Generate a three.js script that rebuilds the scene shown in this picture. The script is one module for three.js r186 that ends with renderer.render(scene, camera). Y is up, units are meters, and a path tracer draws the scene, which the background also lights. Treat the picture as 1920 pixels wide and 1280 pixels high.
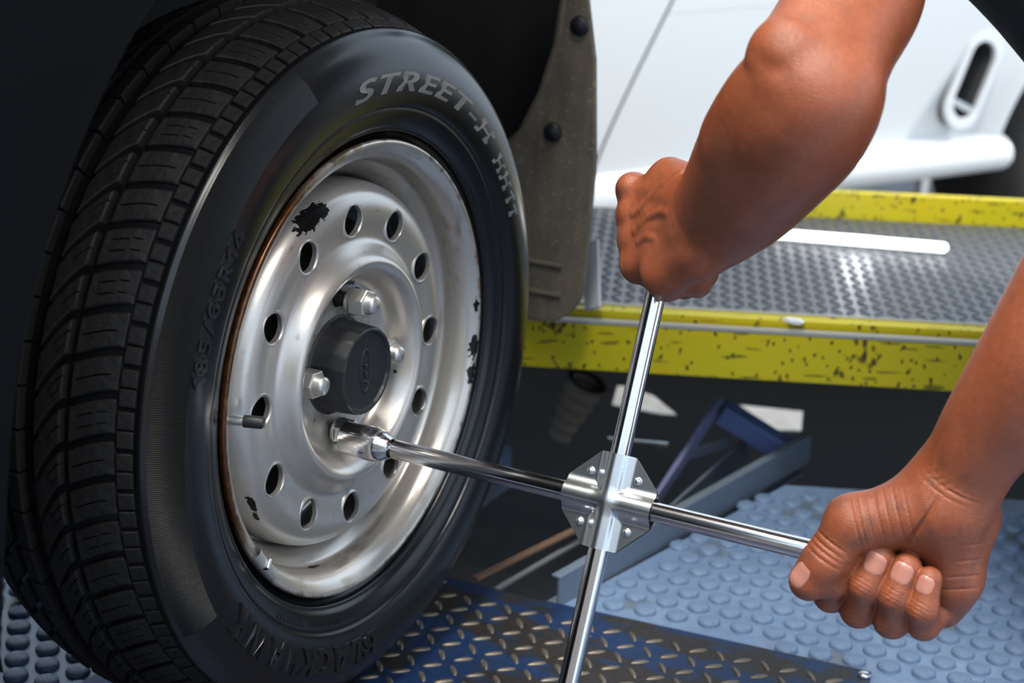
import * as THREE from 'three';
import { RoundedBoxGeometry } from 'three/addons/geometries/RoundedBoxGeometry.js';
import { TextGeometry } from 'three/addons/geometries/TextGeometry.js';
import { FontLoader } from 'three/addons/loaders/FontLoader.js';
import { RectAreaLightUniformsLib } from 'three/addons/lights/RectAreaLightUniformsLib.js';
import { mergeGeometries, mergeVertices, toCreasedNormals } from 'three/addons/utils/BufferGeometryUtils.js';
import { Brush, Evaluator, SUBTRACTION } from 'three-bvh-csg';
import { createNoise3D } from 'simplex-noise';

// ---------------------------------------------------------------- camera, sky, sun, lamps, exposure
const scene = new THREE.Scene();
const camera = new THREE.PerspectiveCamera(22.966, 1.5, 0.05, 60);
camera.position.set(0.6832, 0.7494, 1.0428);
camera.up.set(-0.1772, 0.9442, -0.2776);
camera.lookAt(0.6832 - 0.4432, 0.7494 - 0.3284, 1.0428 - 0.8341);
camera.focus = 1.24;
camera.userData.fStop = 6.3;
scene.add(camera);

scene.background = new THREE.Color().setRGB(0.66, 0.81, 1.0);
scene.backgroundIntensity = 1.7;

const sun = new THREE.DirectionalLight(new THREE.Color().setRGB(1.0, 0.96, 0.9), 3.2);
sun.position.set(6.5, 6.5, -4.4);
sun.target.position.set(0, 0, -0.4);
sun.castShadow = true;
sun.shadow.mapSize.set(2048, 2048);
Object.assign(sun.shadow.camera, { left: -6, right: 6, top: 6, bottom: -6, near: 0.5, far: 25 });
scene.add(sun, sun.target);
RectAreaLightUniformsLib.init();

const renderer = new THREE.WebGLRenderer({ antialias: true });
renderer.toneMapping = THREE.LinearToneMapping;
renderer.toneMappingExposure = 1.12;
renderer.shadowMap.enabled = true;

// ---------------------------------------------------------------- helpers
let seed = 12345;
const rnd = () => { seed = (seed * 1664525 + 1013904223) >>> 0; return seed / 4294967296; };
const noise = createNoise3D(rnd);
const V3 = (a) => new THREE.Vector3(...a);
const lerp = THREE.MathUtils.lerp, clamp = THREE.MathUtils.clamp, smooth = THREE.MathUtils.smoothstep, rad = THREE.MathUtils.degToRad;
const rgb = (r, g, b) => new THREE.Color().setRGB(r, g, b);
const fbm = (x, y, z) => 0.55 * noise(x, y, z) + 0.28 * noise(2.1 * x, 2.1 * y, 2.1 * z + 7) + 0.17 * noise(4.3 * x, 4.3 * y, 4.3 * z + 19);
const taken = {};
const numbered = (n) => { const k = (taken[n] = (taken[n] ?? -1) + 1); return k ? n + '_' + String(k).padStart(3, '0') : n; };
function mesh(name, geo, mat, parent) {
  const m = new THREE.Mesh(geo, mat); m.name = parent ? name : numbered(name);
  m.castShadow = m.receiveShadow = true; (parent ?? scene).add(m); return m;
}
function thing(name, label, category, pos = [0, 0, 0], group) {
  const g = new THREE.Group(); g.name = numbered(name); g.position.set(...pos); g.userData = { label, category };
  if (group) g.userData.group = group;
  scene.add(g); return g;
}
function tag(o, label, category, group) { Object.assign(o.userData, { label, category }); if (group) o.userData.group = group; return o; }
function struct(o, label, category) { o.userData.kind = 'structure'; if (label) o.userData.label = label; if (category) o.userData.category = category; return o; }
const std = (p) => new THREE.MeshStandardMaterial(p), phy = (p) => new THREE.MeshPhysicalMaterial(p);

// a colour / height texture computed per pixel; f(u, v) -> [r, g, b] in sRGB 0..1, or a height
function tex(w, h, f, { color = true, repeat } = {}) {
  const d = new Uint8Array(w * h * 4);
  for (let j = 0; j < h; j++) for (let i = 0; i < w; i++) {
    let c = f((i + 0.5) / w, (j + 0.5) / h); if (typeof c === 'number') c = [c, c, c];
    const k = (j * w + i) * 4; for (let q = 0; q < 3; q++) d[k + q] = clamp(c[q], 0, 1) * 255; d[k + 3] = 255;
  }
  const t = new THREE.DataTexture(d, w, h); t.magFilter = t.minFilter = THREE.LinearFilter; t.wrapS = t.wrapT = THREE.RepeatWrapping;
  if (color) t.colorSpace = THREE.SRGBColorSpace; if (repeat) t.repeat.set(...repeat); t.needsUpdate = true; return t;
}
// surface of revolution about X: profile [[x, r], ...]; angle th: (x, r cos th, r sin th); uv = (th / 2pi, arc length / total)
function revolve(profile, seg = 128, smoothN = 0) {
  let P = profile;
  if (smoothN) { const c = new THREE.CatmullRomCurve3(P.map(([x, r]) => new THREE.Vector3(x, r, 0)), false, 'centripetal'); P = c.getPoints(smoothN).map((p) => [p.x, p.y]); }
  const pos = [], uv = [], idx = []; let L = [0];
  for (let i = 1; i < P.length; i++) L.push(L[i - 1] + Math.hypot(P[i][0] - P[i - 1][0], P[i][1] - P[i - 1][1]));
  for (let i = 0; i < P.length; i++) for (let j = 0; j <= seg; j++) {
    const t = j / seg * 2 * Math.PI; pos.push(P[i][0], P[i][1] * Math.cos(t), P[i][1] * Math.sin(t)); uv.push(j / seg, L[i] / L[L.length - 1]);
  }
  const W = seg + 1;
  for (let i = 0; i < P.length - 1; i++) for (let j = 0; j < seg; j++) { const a = i * W + j, b = a + W; idx.push(a, a + 1, b, b, a + 1, b + 1); }
  const g = new THREE.BufferGeometry(); g.setAttribute('position', new THREE.Float32BufferAttribute(pos, 3)); g.setAttribute('uv', new THREE.Float32BufferAttribute(uv, 2)); g.setIndex(idx);
  g.computeVertexNormals();
  const n = g.attributes.normal;                                   // close the seam
  for (let i = 0; i < P.length; i++) { const a = i * W, b = a + seg, s = new THREE.Vector3().fromBufferAttribute(n, a).add(new THREE.Vector3().fromBufferAttribute(n, b)).normalize(); n.setXYZ(a, s.x, s.y, s.z); n.setXYZ(b, s.x, s.y, s.z); }
  return g;
}
// round bar between two points
function bar(a, b, r0, r1 = r0, seg = 28, caps = true) {
  const A = V3(a), B = V3(b), g = new THREE.CylinderGeometry(r1, r0, A.distanceTo(B), seg, 1, !caps);
  g.applyQuaternion(new THREE.Quaternion().setFromUnitVectors(new THREE.Vector3(0, 1, 0), B.clone().sub(A).normalize()));
  const m = A.add(B).multiplyScalar(0.5); g.translate(m.x, m.y, m.z); return g;
}
// box with rounded edges whose long side runs from a to b, "up" chosen by hint
function beam(a, b, w, h, round = 0.002, hint = [0, 1, 0]) {
  const A = V3(a), B = V3(b), z = B.clone().sub(A), L = z.length(); z.normalize();
  const x = V3(hint).cross(z).normalize(), y = z.clone().cross(x);
  const g = new RoundedBoxGeometry(w, h, L, 2, round); g.applyMatrix4(new THREE.Matrix4().makeBasis(x, y, z)); const m = A.add(B).multiplyScalar(0.5); g.translate(m.x, m.y, m.z); return g;
}
// z = f(s, t) grid: point(s, t) -> [x, y, z], s, t in 0..1
function grid(ns, nt, point) {
  const pos = [], uv = [], idx = [];
  for (let i = 0; i <= ns; i++) for (let j = 0; j <= nt; j++) { pos.push(...point(i / ns, j / nt)); uv.push(i / ns, j / nt); }
  for (let i = 0; i < ns; i++) for (let j = 0; j < nt; j++) { const a = i * (nt + 1) + j, b = a + nt + 1; idx.push(a, b, a + 1, b, b + 1, a + 1); }
  const g = new THREE.BufferGeometry(); g.setAttribute('position', new THREE.Float32BufferAttribute(pos, 3)); g.setAttribute('uv', new THREE.Float32BufferAttribute(uv, 2)); g.setIndex(idx); g.computeVertexNormals(); return g;
}
const plain = (g) => { const q = g.index ? g.toNonIndexed() : g.clone(); for (const k of Object.keys(q.attributes)) if (!['position', 'normal', 'uv'].includes(k)) q.deleteAttribute(k); return q; };
const join = (list) => mergeGeometries(list.map(plain));
// uv in metres from the dominant axis of each face
function boxUV(g) {
  const q = plain(g), p = q.attributes.position, n = q.attributes.normal, uv = [];
  for (let i = 0; i < p.count; i++) { const a = [Math.abs(n.getX(i)), Math.abs(n.getY(i)), Math.abs(n.getZ(i))]; if (a[1] >= a[0] && a[1] >= a[2]) uv.push(p.getX(i), p.getZ(i)); else if (a[0] >= a[2]) uv.push(p.getZ(i), p.getY(i)); else uv.push(p.getX(i), p.getY(i)); }
  q.setAttribute('uv', new THREE.Float32BufferAttribute(uv, 2)); return q;
}
const box = (x0, x1, y0, y1, z0, z1, r = 0) => { const g = r ? new RoundedBoxGeometry(x1 - x0, y1 - y0, z1 - z0, 2, r) : new THREE.BoxGeometry(x1 - x0, y1 - y0, z1 - z0); g.translate((x0 + x1) / 2, (y0 + y1) / 2, (z0 + z1) / 2); return boxUV(g); };

// ---------------------------------------------------------------- materials
const grime = tex(512, 512, (u, v) => 0.5 + 0.5 * fbm(u * 9, v * 9, 3), { color: false });
const M = {
  tread: phy({ color: rgb(0.012, 0.011, 0.0102), roughness: 0.6, specularIntensity: 0.4, bumpMap: grime, bumpScale: 0.0006 }),
  rubber: phy({ color: rgb(0.006, 0.006, 0.0066), roughness: 0.24, specularIntensity: 0.9 }),
  letter: phy({ color: rgb(0.13, 0.128, 0.124), roughness: 0.42 }),
  chrome: std({ color: rgb(0.72, 0.71, 0.72), metalness: 1, roughness: 0.13 }),
  zinc: std({ color: rgb(0.66, 0.69, 0.70), metalness: 1, roughness: 0.27 }),
  nut: std({ color: rgb(0.66, 0.63, 0.58), metalness: 0.9, roughness: 0.36 }),
  stud: std({ color: rgb(0.012, 0.012, 0.012), roughness: 0.5, metalness: 0.3 }),
  cap: std({ color: rgb(0.012, 0.0125, 0.014), roughness: 0.46 }),
  blackPaint: phy({ color: rgb(0.003, 0.0035, 0.0045), roughness: 0.62, specularIntensity: 0.12 }),
  liner: std({ color: rgb(0.010, 0.009, 0.008), roughness: 0.9 }),
  white: phy({ color: rgb(0.62, 0.65, 0.68), roughness: 0.35, clearcoat: 0.6, clearcoatRoughness: 0.06 }),
  dark: std({ color: rgb(0.012, 0.012, 0.013), roughness: 0.8 }),
  steelBlue: std({ color: rgb(0.16, 0.20, 0.26), roughness: 0.5, metalness: 0.25 }),
  frame: std({ color: rgb(0.05, 0.053, 0.058), roughness: 0.75 }),
  greySteel: std({ color: rgb(0.16, 0.165, 0.17), roughness: 0.7 }),
  drum: std({ color: rgb(0.055, 0.046, 0.040), roughness: 0.8 }),
  purple: std({ color: rgb(0.15, 0.17, 0.30), roughness: 0.55 }),
  blueBox: std({ color: rgb(0.10, 0.15, 0.34), roughness: 0.5 }),
};

// ---------------------------------------------------------------- the setting: lower concrete floor, workshop shell
const GROUND = -0.28;
const concrete = std({ color: 0xffffff, roughness: 0.8, map: tex(512, 512, (u, v) => { const n = 0.62 + 0.05 * fbm(u * 6, v * 6, 1) + 0.03 * noise(u * 60, v * 60, 2); return [n, n, n * 0.99]; }, { repeat: [0.5, 0.5] }) });
struct(mesh('floor', box(-4, 7, GROUND - 0.2, GROUND, -8, 5), concrete), 'pale concrete workshop floor below the blue deck', 'floor');
const wallMat = std({ color: rgb(0.20, 0.19, 0.18), roughness: 0.9 });
struct(mesh('ceiling', box(-4, 4.2, 3.0, 3.12, -2.6, 1.4), wallMat), 'dark underside of the workshop roof', 'ceiling');
struct(mesh('wall_left', box(-4.15, -4, GROUND, 3.12, -2.6, 1.4), wallMat), 'grey workshop wall beyond the black car', 'wall');

struct(mesh('added_shade_wall', box(-4, 4.2, GROUND, 1.35, 2.4, 2.55), wallMat), 'low grey wall added out of view behind the camera to shade under the platform', 'wall');  // unseen, added to keep low sky light from reaching under the platform

// ceiling lamps: glowing panel and an area light of its size just below it
const lampGlow = std({ color: 0xffffff, emissive: rgb(1, 0.97, 0.92), emissiveIntensity: 6 });
function ceilingLamp(x, z, w, l, power, label) {
  const t = thing('ceiling_lamp', label, 'lamp', [x, 3.0, z], 'workshop ceiling lamps');
  mesh('housing', box(-w / 2 - 0.03, w / 2 + 0.03, -0.06, 0, -l / 2 - 0.03, l / 2 + 0.03), M.white, t);
  mesh('diffuser', box(-w / 2, w / 2, -0.068, -0.06, -l / 2, l / 2), lampGlow, t);
  const L = new THREE.RectAreaLight(rgb(1, 0.95, 0.87), power, w, l); L.position.set(0, -0.075, 0); L.lookAt(x, -5, z); L.rotation.set(-Math.PI / 2, 0, 0); t.add(L);
}
ceilingLamp(0.1, 0.75, 0.9, 0.9, 44, 'square ceiling lamp over the wheel');
ceilingLamp(2.0, 0.9, 0.9, 0.9, 14, 'square ceiling lamp over the mechanic');

// ---------------------------------------------------------------- blue studded deck (coin pattern rubber) with its steel lip
const deckTex = tex(1024, 1024, (u, v) => {
  const n = fbm(u * 7, v * 7, 5), m = noise(u * 70, v * 70, 8), d = smooth(fbm(u * 5, v * 5, 15), 0.25, 0.6);
  return [0.43 + 0.04 * n + 0.02 * m - 0.06 * d, 0.52 + 0.04 * n + 0.02 * m - 0.10 * d, 0.64 + 0.03 * n + 0.02 * m - 0.17 * d];
}, { repeat: [1.3, 1.3] });
const deckMat = phy({ color: 0xffffff, map: deckTex, roughness: 0.29, bumpMap: grime, bumpScale: 0.0005 });
const DECK = -0.0070;
const LIP = [[0.062, -0.232], [0.15, -0.715]];                      // the deck's raised edge towards the pit, x and z
const FAR = (x) => -0.529 - (x + 0.01) * 0.4158;                    // front edge of the yellow platform, z for x
const lipX = (z) => lerp(LIP[0][0], LIP[1][0], (z - LIP[0][1]) / (LIP[1][1] - LIP[0][1]));
function deckPlate(outline, top, thick) {                           // outline in x, z
  const s = new THREE.Shape(outline.map(([x, z]) => new THREE.Vector2(x, -z)));
  const g = new THREE.ExtrudeGeometry(s, { depth: thick, bevelEnabled: false }); g.rotateX(-Math.PI / 2); g.translate(0, top - thick, 0); return boxUV(g);
}
const inside = (poly, x, z) => { let c = false; for (let i = 0, j = poly.length - 1; i < poly.length; j = i++) { const [xi, zi] = poly[i], [xj, zj] = poly[j]; if ((zi > z) !== (zj > z) && x < (xj - xi) * (z - zi) / (zj - zi) + xi) c = !c; } return c; };
const PLATE_EDGE = [[0.0978, -0.2343], [0.3571, -0.2604]];
const deckRight = [[lipX(-0.20), -0.20], [lipX(-0.72), FAR(0.15) - 0.02], [1.9, FAR(1.9) - 0.02], [1.9, 1.6], [lipX(-0.2), 1.6]];
const deckLeft = [[-1.9, -0.9], [-0.16, -0.55], [-0.16, 1.6], [-1.9, 1.6]];
const studProfile = new THREE.LatheGeometry([[0.0108, 0], [0.0106, 0.0018], [0.0099, 0.0034], [0.0084, 0.0042], [0.0045, 0.0047], [0.0001, 0.0049]].map(([x, y]) => new THREE.Vector2(x, y)), 22);
function studs(deck, poly, skip, centre, count) {
  const a = rad(10.3), P = 0.0305, cand = [];
  for (let i = -80; i <= 80; i++) for (let j = -80; j <= 80; j++) {
    const u = (i + (j % 2 ? 0.5 : 0)) * P, v = j * P * 0.80, x = centre[0] + u * Math.cos(a) + v * Math.sin(a), z = centre[1] - u * Math.sin(a) + v * Math.cos(a);
    if (!inside(poly, x, z) || skip(x, z) || Math.hypot(x - centre[0], z - centre[1]) > 1.3) continue;
    const p = new THREE.Vector3(x, 0, z).project(camera);
    cand.push([x, z, (Math.abs(p.x) < 1.02 && Math.abs(p.y) < 1.02 ? 0 : 10) + Math.hypot(x - camera.position.x, z - camera.position.z)]);
  }
  cand.sort((p, q) => p[2] - q[2]);
  cand.slice(0, count).forEach(([x, z]) => mesh('stud', studProfile, deckMat, deck).position.set(x, DECK, z));
  const rest = cand.slice(count); if (!rest.length) return;
  const im = new THREE.InstancedMesh(studProfile, deckMat, rest.length), m4 = new THREE.Matrix4(); im.name = 'stud_field'; im.userData.kind = 'stuff';
  rest.forEach(([x, z], k) => im.setMatrixAt(k, m4.makeTranslation(x, 0, z))); im.castShadow = im.receiveShadow = true; deck.add(im);
}
camera.updateMatrixWorld(); camera.updateProjectionMatrix();
const deckA = struct(mesh('floor', deckPlate(deckRight, DECK, 0.05), deckMat), 'raised blue rubber deck with round studs under the lower hand', 'floor');
const overPlate = (x, z) => x < 0.39 && z > lerp(-0.2343, -0.2604, (x - 0.0978) / 0.26) - 0.012;
studs(deckA, deckRight, (x, z) => overPlate(x, z) || x < lipX(z) + 0.016 || z < FAR(x) + 0.012, [0.33, -0.4], 240);
const deckB = struct(mesh('floor', deckPlate(deckLeft, DECK, 0.05), deckMat), 'raised blue rubber deck with round studs under the black car', 'floor');
studs(deckB, deckLeft, (x) => x > -0.175, [-0.3, 0.1], 50);
{ // legs that carry the decks
  for (const [d, list] of [[deckA, [[0.3, -0.45], [1.7, -1.0], [0.35, 1.4], [1.7, 1.4]]], [deckB, [[-0.3, -0.4], [-1.7, -0.6], [-0.3, 1.4], [-1.7, 1.4]]]])
    for (const [x, z] of list) mesh('deck_leg', box(x - 0.04, x + 0.04, GROUND, DECK - 0.05, z - 0.04, z + 0.04), M.frame, d);
}
const lip = thing('steel_channel', 'blue-grey steel channel edging the studded deck beside the pit', 'channel', [lipX(-0.45), 0, -0.45]);
{
  const a = [LIP[0][0] - lipX(-0.45), 0.008, LIP[0][1] + 0.45 + 0.0], b = [LIP[1][0] - lipX(-0.45), 0.008, LIP[1][1] + 0.45 + 0.02];
  mesh('web', beam(a, b, 0.004, 0.034, 0.0015), M.steelBlue, lip);
  mesh('flange', beam([a[0] - 0.004, 0.0235, a[2]], [b[0] - 0.004, 0.0235, b[2]], 0.008, 0.003, 0.001), M.steelBlue, lip);
  mesh('flange', beam([a[0] - 0.016, -0.022, a[2]], [b[0] - 0.016, -0.022, b[2]], 0.030, 0.003, 0.001), M.steelBlue, lip);
}

// ---------------------------------------------------------------- diamond tread plate in front, blue paint worn to brown metal
const wornBlue = tex(1024, 1024, (u, v) => {
  const w = smooth(fbm(u * 3.1 + 2, v * 7, 33) + 0.25 * noise(u * 12, v * 40, 5), -0.12, 0.30), n = 0.5 + 0.5 * noise(u * 80, v * 80, 9);
  const blue = [0.10, 0.20, 0.36], brown = [0.19, 0.17, 0.165];
  return [0, 1, 2].map((k) => lerp(blue[k], brown[k], w) + 0.05 * (n - 0.5));
}, { repeat: [1.6, 1.6] });
const plateMat = std({ color: 0xffffff, map: wornBlue, roughness: 0.46, metalness: 0.35, bumpMap: grime, bumpScale: 0.0006 });
const wornMetal = std({ color: rgb(0.20, 0.17, 0.135), metalness: 0.7, roughness: 0.42 });
const plateOutline = [[-0.22, -0.215], [0.03, -0.226], PLATE_EDGE[0], PLATE_EDGE[1], [0.372, -0.20], [0.40, 0.9], [-0.22, 0.9]];
const plate = thing('tread_plate', 'worn blue steel plate with raised diamond lugs under the wheel', 'metal plate', [0.1, -0.0024, 0.2]);
{
  const g = deckPlate(plateOutline, 0, 0.0045); g.translate(-0.1, 0, -0.2); mesh('plate', g, plateMat, plate);
  const lug = new THREE.SphereGeometry(1, 16, 8, 0, Math.PI * 2, 0, Math.PI / 2); lug.scale(0.0090, 0.0022, 0.0028);
  const P = 0.0205;
  const c0 = rad(-6), list = [];
  for (let i = -40; i <= 40; i++) for (let j = -60; j <= 60; j++) {
    const u = i * P, v = j * P, x = 0.1 + u * Math.cos(c0) - v * Math.sin(c0), z = -0.1 + u * Math.sin(c0) + v * Math.cos(c0);
    if (!inside(plateOutline, x, z) || x < -0.205 || !inside(plateOutline, x + 0.012, z) || !inside(plateOutline, x, z - 0.014)) continue;
    const p = new THREE.Vector3(x, 0, z).project(camera); const seen = Math.abs(p.x) < 1.05 && p.y > -1.06 && p.y < 1;
    list.push([x, z, (i + j) % 2 ? rad(48) : rad(-42), seen ? 0 : 1]);
  }
  list.sort((a, b) => a[3] - b[3] || b[1] - a[1]);
  mesh('corner_bolt', new THREE.SphereGeometry(0.006, 16, 10).scale(1, 0.6, 1).translate(0.354 - 0.1, 0.001, -0.250 - 0.2), M.zinc, plate);
  list.slice(0, 290).forEach(([x, z, a]) => { const o = mesh('lug', lug, wornMetal, plate); o.position.set(x - 0.1, -0.0001, z - 0.2); o.rotation.y = a + c0; });
  const rest = list.slice(290), im = new THREE.InstancedMesh(lug, wornMetal, rest.length), m4 = new THREE.Matrix4(), r4 = new THREE.Matrix4(); im.name = 'lug_field'; im.userData.kind = 'stuff'; im.castShadow = im.receiveShadow = true;
  rest.forEach(([x, z, a], k) => im.setMatrixAt(k, m4.makeTranslation(x - 0.1, -0.0001, z - 0.2).multiply(r4.makeRotationY(a + c0)))); plate.add(im);
}

// ---------------------------------------------------------------- things in the dark pit
const lever = thing('lever_frame', 'tilted purple-blue steel frame standing in the dark pit', 'frame', [0.0395, 0.005, -0.6]);
{
  const o = lever.position, rel = (p) => [p[0] - o.x, p[1] - o.y, p[2] - o.z];
  mesh('long_bar', beam(rel([0.051, 0.0567, -0.6624]), rel([0.0316, -0.0318, -0.4974]), 0.006, 0.014, 0.001), M.purple, lever);
  mesh('cross_bar', beam(rel([0.042, 0.0135, -0.5927]), rel([0.0616, 0.0079, -0.6609]), 0.006, 0.012, 0.001), M.steelBlue, lever);
  mesh('end_box', beam(rel([0.0529, 0.0463, -0.6594]), rel([0.1292, 0.0031, -0.6829]), 0.03, 0.024, 0.002), M.blueBox, lever);
}
tag(mesh('steel_angle', beam([0.0609, -0.0239, -0.4801], [0.0709, -0.0127, -0.7056], 0.004, 0.03, 0.001), M.steelBlue), 'dark blue steel angle lying behind the deck channel in the pit', 'steel angle');
tag(mesh('steel_strip', beam([-0.0259, 0.0004, -0.2277], [0.019, 0.0085, -0.3747], 0.008, 0.004, 0.001), std({ color: rgb(0.17, 0.10, 0.065), roughness: 0.8 })), 'thin rusty steel strip in the dark behind the tyre', 'steel strip');
tag(mesh('steel_strip', beam([-0.006, -0.0088, -0.2347], [0.02, -0.0078, -0.3928], 0.006, 0.004, 0.001), M.greySteel), 'thin grey steel strip in the dark next to the channel', 'steel strip');
tag(mesh('threaded_rod', join([bar([-0.0635, 0.0065, -0.6058], [-0.0108, 0.0027, -0.6323], 0.0028), bar([-0.0124, 0.0027, -0.6314], [-0.0013, 0.0018, -0.637], 0.0046)]), M.zinc), 'short bolt end sticking out of the dark under the yellow platform', 'bolt');
const dustMat = std({ color: rgb(0.26, 0.23, 0.20), roughness: 0.85 });
{
  const b = thing('rubber_bellows', 'dusty ribbed rubber bellows hanging under the yellow platform', 'bellows', [-0.1857, -0.0353, -0.7642]);
  const pr = []; for (let k = 0; k <= 60; k++) { const t = k / 60; pr.push(new THREE.Vector2(0.024 - 0.010 * t + 0.0028 * Math.cos(t * 5 * 2 * Math.PI), 0.045 - 0.09 * t)); }
  const g = new THREE.LatheGeometry(pr, 32); g.rotateZ(rad(-24)); mesh('bellows_body', g, dustMat, b);
  mesh('clamp_ring', new THREE.TorusGeometry(0.022, 0.003, 10, 32).rotateX(Math.PI / 2).translate(0, 0.043, 0).rotateZ(rad(-24)), M.dark, b);
}

// ---------------------------------------------------------------- yellow edged platform behind
const DIR = [0.9234, -0.3839];                                       // along the platform, x and z
const plat = thing('lift_platform', 'raised steel platform with yellow painted edges and checkered top', 'platform', [0.15, GROUND, -0.83]);
{
  const q = new THREE.Group(); const along = Math.atan2(0.3839, 0.9234); q.rotation.y = along;
  plat.rotation.y = along;                                          // local x runs along the platform, local z towards the deck
  const W = 0.48, TOP = 0.19 - GROUND, x0 = -0.60, x1 = 1.6, zf = W / 2 - 0.004;
  const yellowTex = tex(1024, 512, (u, v) => {
    const s = smooth(noise(u * 120, v * 34, 4), 0.74, 0.84), d = smooth(fbm(u * 7, v * 3, 12) + 0.35 * noise(u * 90, v * 26, 2), 0.52, 0.75), sc = smooth(noise(u * 14, v * 60, 31), 0.72, 0.84);
    const c = [0.72 + 0.04 * fbm(u * 5, v * 5, 1), 0.67, 0.015], k = clamp(Math.max(s, 0.8 * d, 0.45 * sc), 0, 1); return [lerp(c[0], 0.10, k), lerp(c[1], 0.085, k), lerp(c[2], 0.05, k)];
  }, { repeat: [1.0, 2.0] });
  const yellow = std({ color: 0xffffff, map: yellowTex, roughness: 0.48, bumpMap: grime, bumpScale: 0.0005 });
  const edgeMat = std({ color: rgb(0.45, 0.44, 0.42), metalness: 0.6, roughness: 0.4 });
  const topMat = std({ color: rgb(0.13, 0.14, 0.16), metalness: 0.55, roughness: 0.38, bumpMap: grime, bumpScale: 0.0008 });
  mesh('top_plate', box(x0, x1, TOP - 0.006, TOP, -W / 2 + 0.012, zf - 0.035), topMat, plat);
  mesh('side_rail', box(x0, x1, TOP - 0.062, TOP - 0.008, zf - 0.012, zf, 0.002), yellow, plat);
  mesh('rail_edge', box(x0, x1, TOP - 0.0085, TOP - 0.005, zf - 0.010, zf + 0.0006), edgeMat, plat);
  mesh('rail_step', box(x0, x1, TOP - 0.012, TOP + 0.002, zf - 0.036, zf - 0.016, 0.0015), yellow, plat);
  mesh('step_edge', box(x0, x1, TOP + 0.0018, TOP + 0.004, zf - 0.037, zf - 0.034), edgeMat, plat);
  mesh('back_rail', box(-0.14, 0.47, TOP - 0.05, TOP + 0.034, -W / 2 - 0.01, -W / 2 + 0.008, 0.002), yellow, plat);
  mesh('back_rail', box(0.474, x1, TOP - 0.05, TOP + 0.034, -W / 2 - 0.01, -W / 2 + 0.008, 0.002), yellow, plat);
  const dash = new THREE.SphereGeometry(1, 10, 4, 0, Math.PI * 2, 0, Math.PI / 2); dash.scale(0.0085, 0.0018, 0.003);
  const pos = []; const P = 0.0150;
  for (let i = 0; i < 160; i++) for (let j = 0; j < 29; j++) pos.push([x0 + 0.02 + i * P, -W / 2 + 0.022 + j * P, (i + j) % 2]);
  const im = new THREE.InstancedMesh(dash, topMat, pos.length), m4 = new THREE.Matrix4(), r4 = new THREE.Matrix4(); im.name = 'checker_lugs'; im.userData.kind = 'stuff';
  pos.forEach(([x, z, o], k) => im.setMatrixAt(k, m4.makeTranslation(x, TOP, z).multiply(r4.makeRotationY(o ? 0.8 : -0.8)))); im.castShadow = im.receiveShadow = true; plat.add(im);
  mesh('cross_beam', box(x0, x1, TOP - 0.11, TOP - 0.05, -W / 2 + 0.02, -W / 2 + 0.06), M.frame, plat);
  for (const x of [-0.55, 0.52, 1.4]) for (const z of [-0.14, 0.16]) mesh('platform_leg', box(x - 0.03, x + 0.03, 0, TOP - 0.05, z - 0.03, z + 0.03), M.frame, plat);
  const sheet = new THREE.Shape([[x0, 0], [x1, 0], [x1, TOP - 0.02], [x0, TOP - 0.02]].map((p) => new THREE.Vector2(...p)));
  for (const h of [[[-0.337, 0.228], [-0.307, 0.225], [-0.317, 0.203], [-0.332, 0.209]], [[-0.284, 0.225], [-0.274, 0.225], [-0.235, 0.214], [-0.199, 0.186], [-0.223, 0.186], [-0.29, 0.196]], [[-0.121, 0.208], [-0.032, 0.204], [-0.032, 0.174], [-0.066, 0.173]]]) sheet.holes.push(new THREE.Path(h.map((p) => new THREE.Vector2(...p))));  // openings cut to the outline of the lit floor patches
  const sg = new THREE.ExtrudeGeometry(sheet, { depth: 0.006, bevelEnabled: false }); sg.translate(0, 0, -0.218); const sk = mesh('added_blocking_sheet', sg, M.greySteel, plat); sk.userData.label = 'grey steel sheet added to block the bright floor under the platform, openings leave lit patches';  // added sheet, hides the bright floor so the space below stays dark
}
tag(mesh('paper_scrap', new THREE.DodecahedronGeometry(0.008, 0).scale(1.6, 0.5, 0.8).translate(...[0.151, 0.192, -0.5929]), M.white), 'crumpled white scrap lying on the yellow platform edge', 'scrap');
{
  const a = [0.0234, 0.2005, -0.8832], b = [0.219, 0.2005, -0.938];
  const t = thing('sunlit_tube', 'white tube lying on the checkered platform, its sun glare made as a glow', 'lamp', a);
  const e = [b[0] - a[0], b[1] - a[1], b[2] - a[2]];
  mesh('tube', join([bar([0, 0, 0], e, 0.0065), new THREE.SphereGeometry(0.0065, 16, 12).translate(...e)]), std({ color: 0xffffff, emissive: rgb(1, 1, 1), emissiveIntensity: 2.2 }), t);  // emissive glow stands in for sun glare on a white bar
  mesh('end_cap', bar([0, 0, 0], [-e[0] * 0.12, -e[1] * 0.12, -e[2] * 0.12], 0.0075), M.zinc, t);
  const L = new THREE.PointLight(0xffffff, 0.012); L.position.set(e[0] * 0.5, e[1] * 0.5 + 0.02, e[2] * 0.5); L.castShadow = true; t.add(L);  // added light to go with the glowing tube
}
tag(mesh('wheel_stop', beam([-0.0594, 0.2618, -0.5287], [-0.0363, 0.199, -0.4922], 0.004, 0.022, 0.0015, [1, 0, 0.4]), std({ color: rgb(0.42, 0.44, 0.47), roughness: 0.5 })), 'small pale grey metal plate standing on the platform behind the mud flap', 'metal plate');

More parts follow.
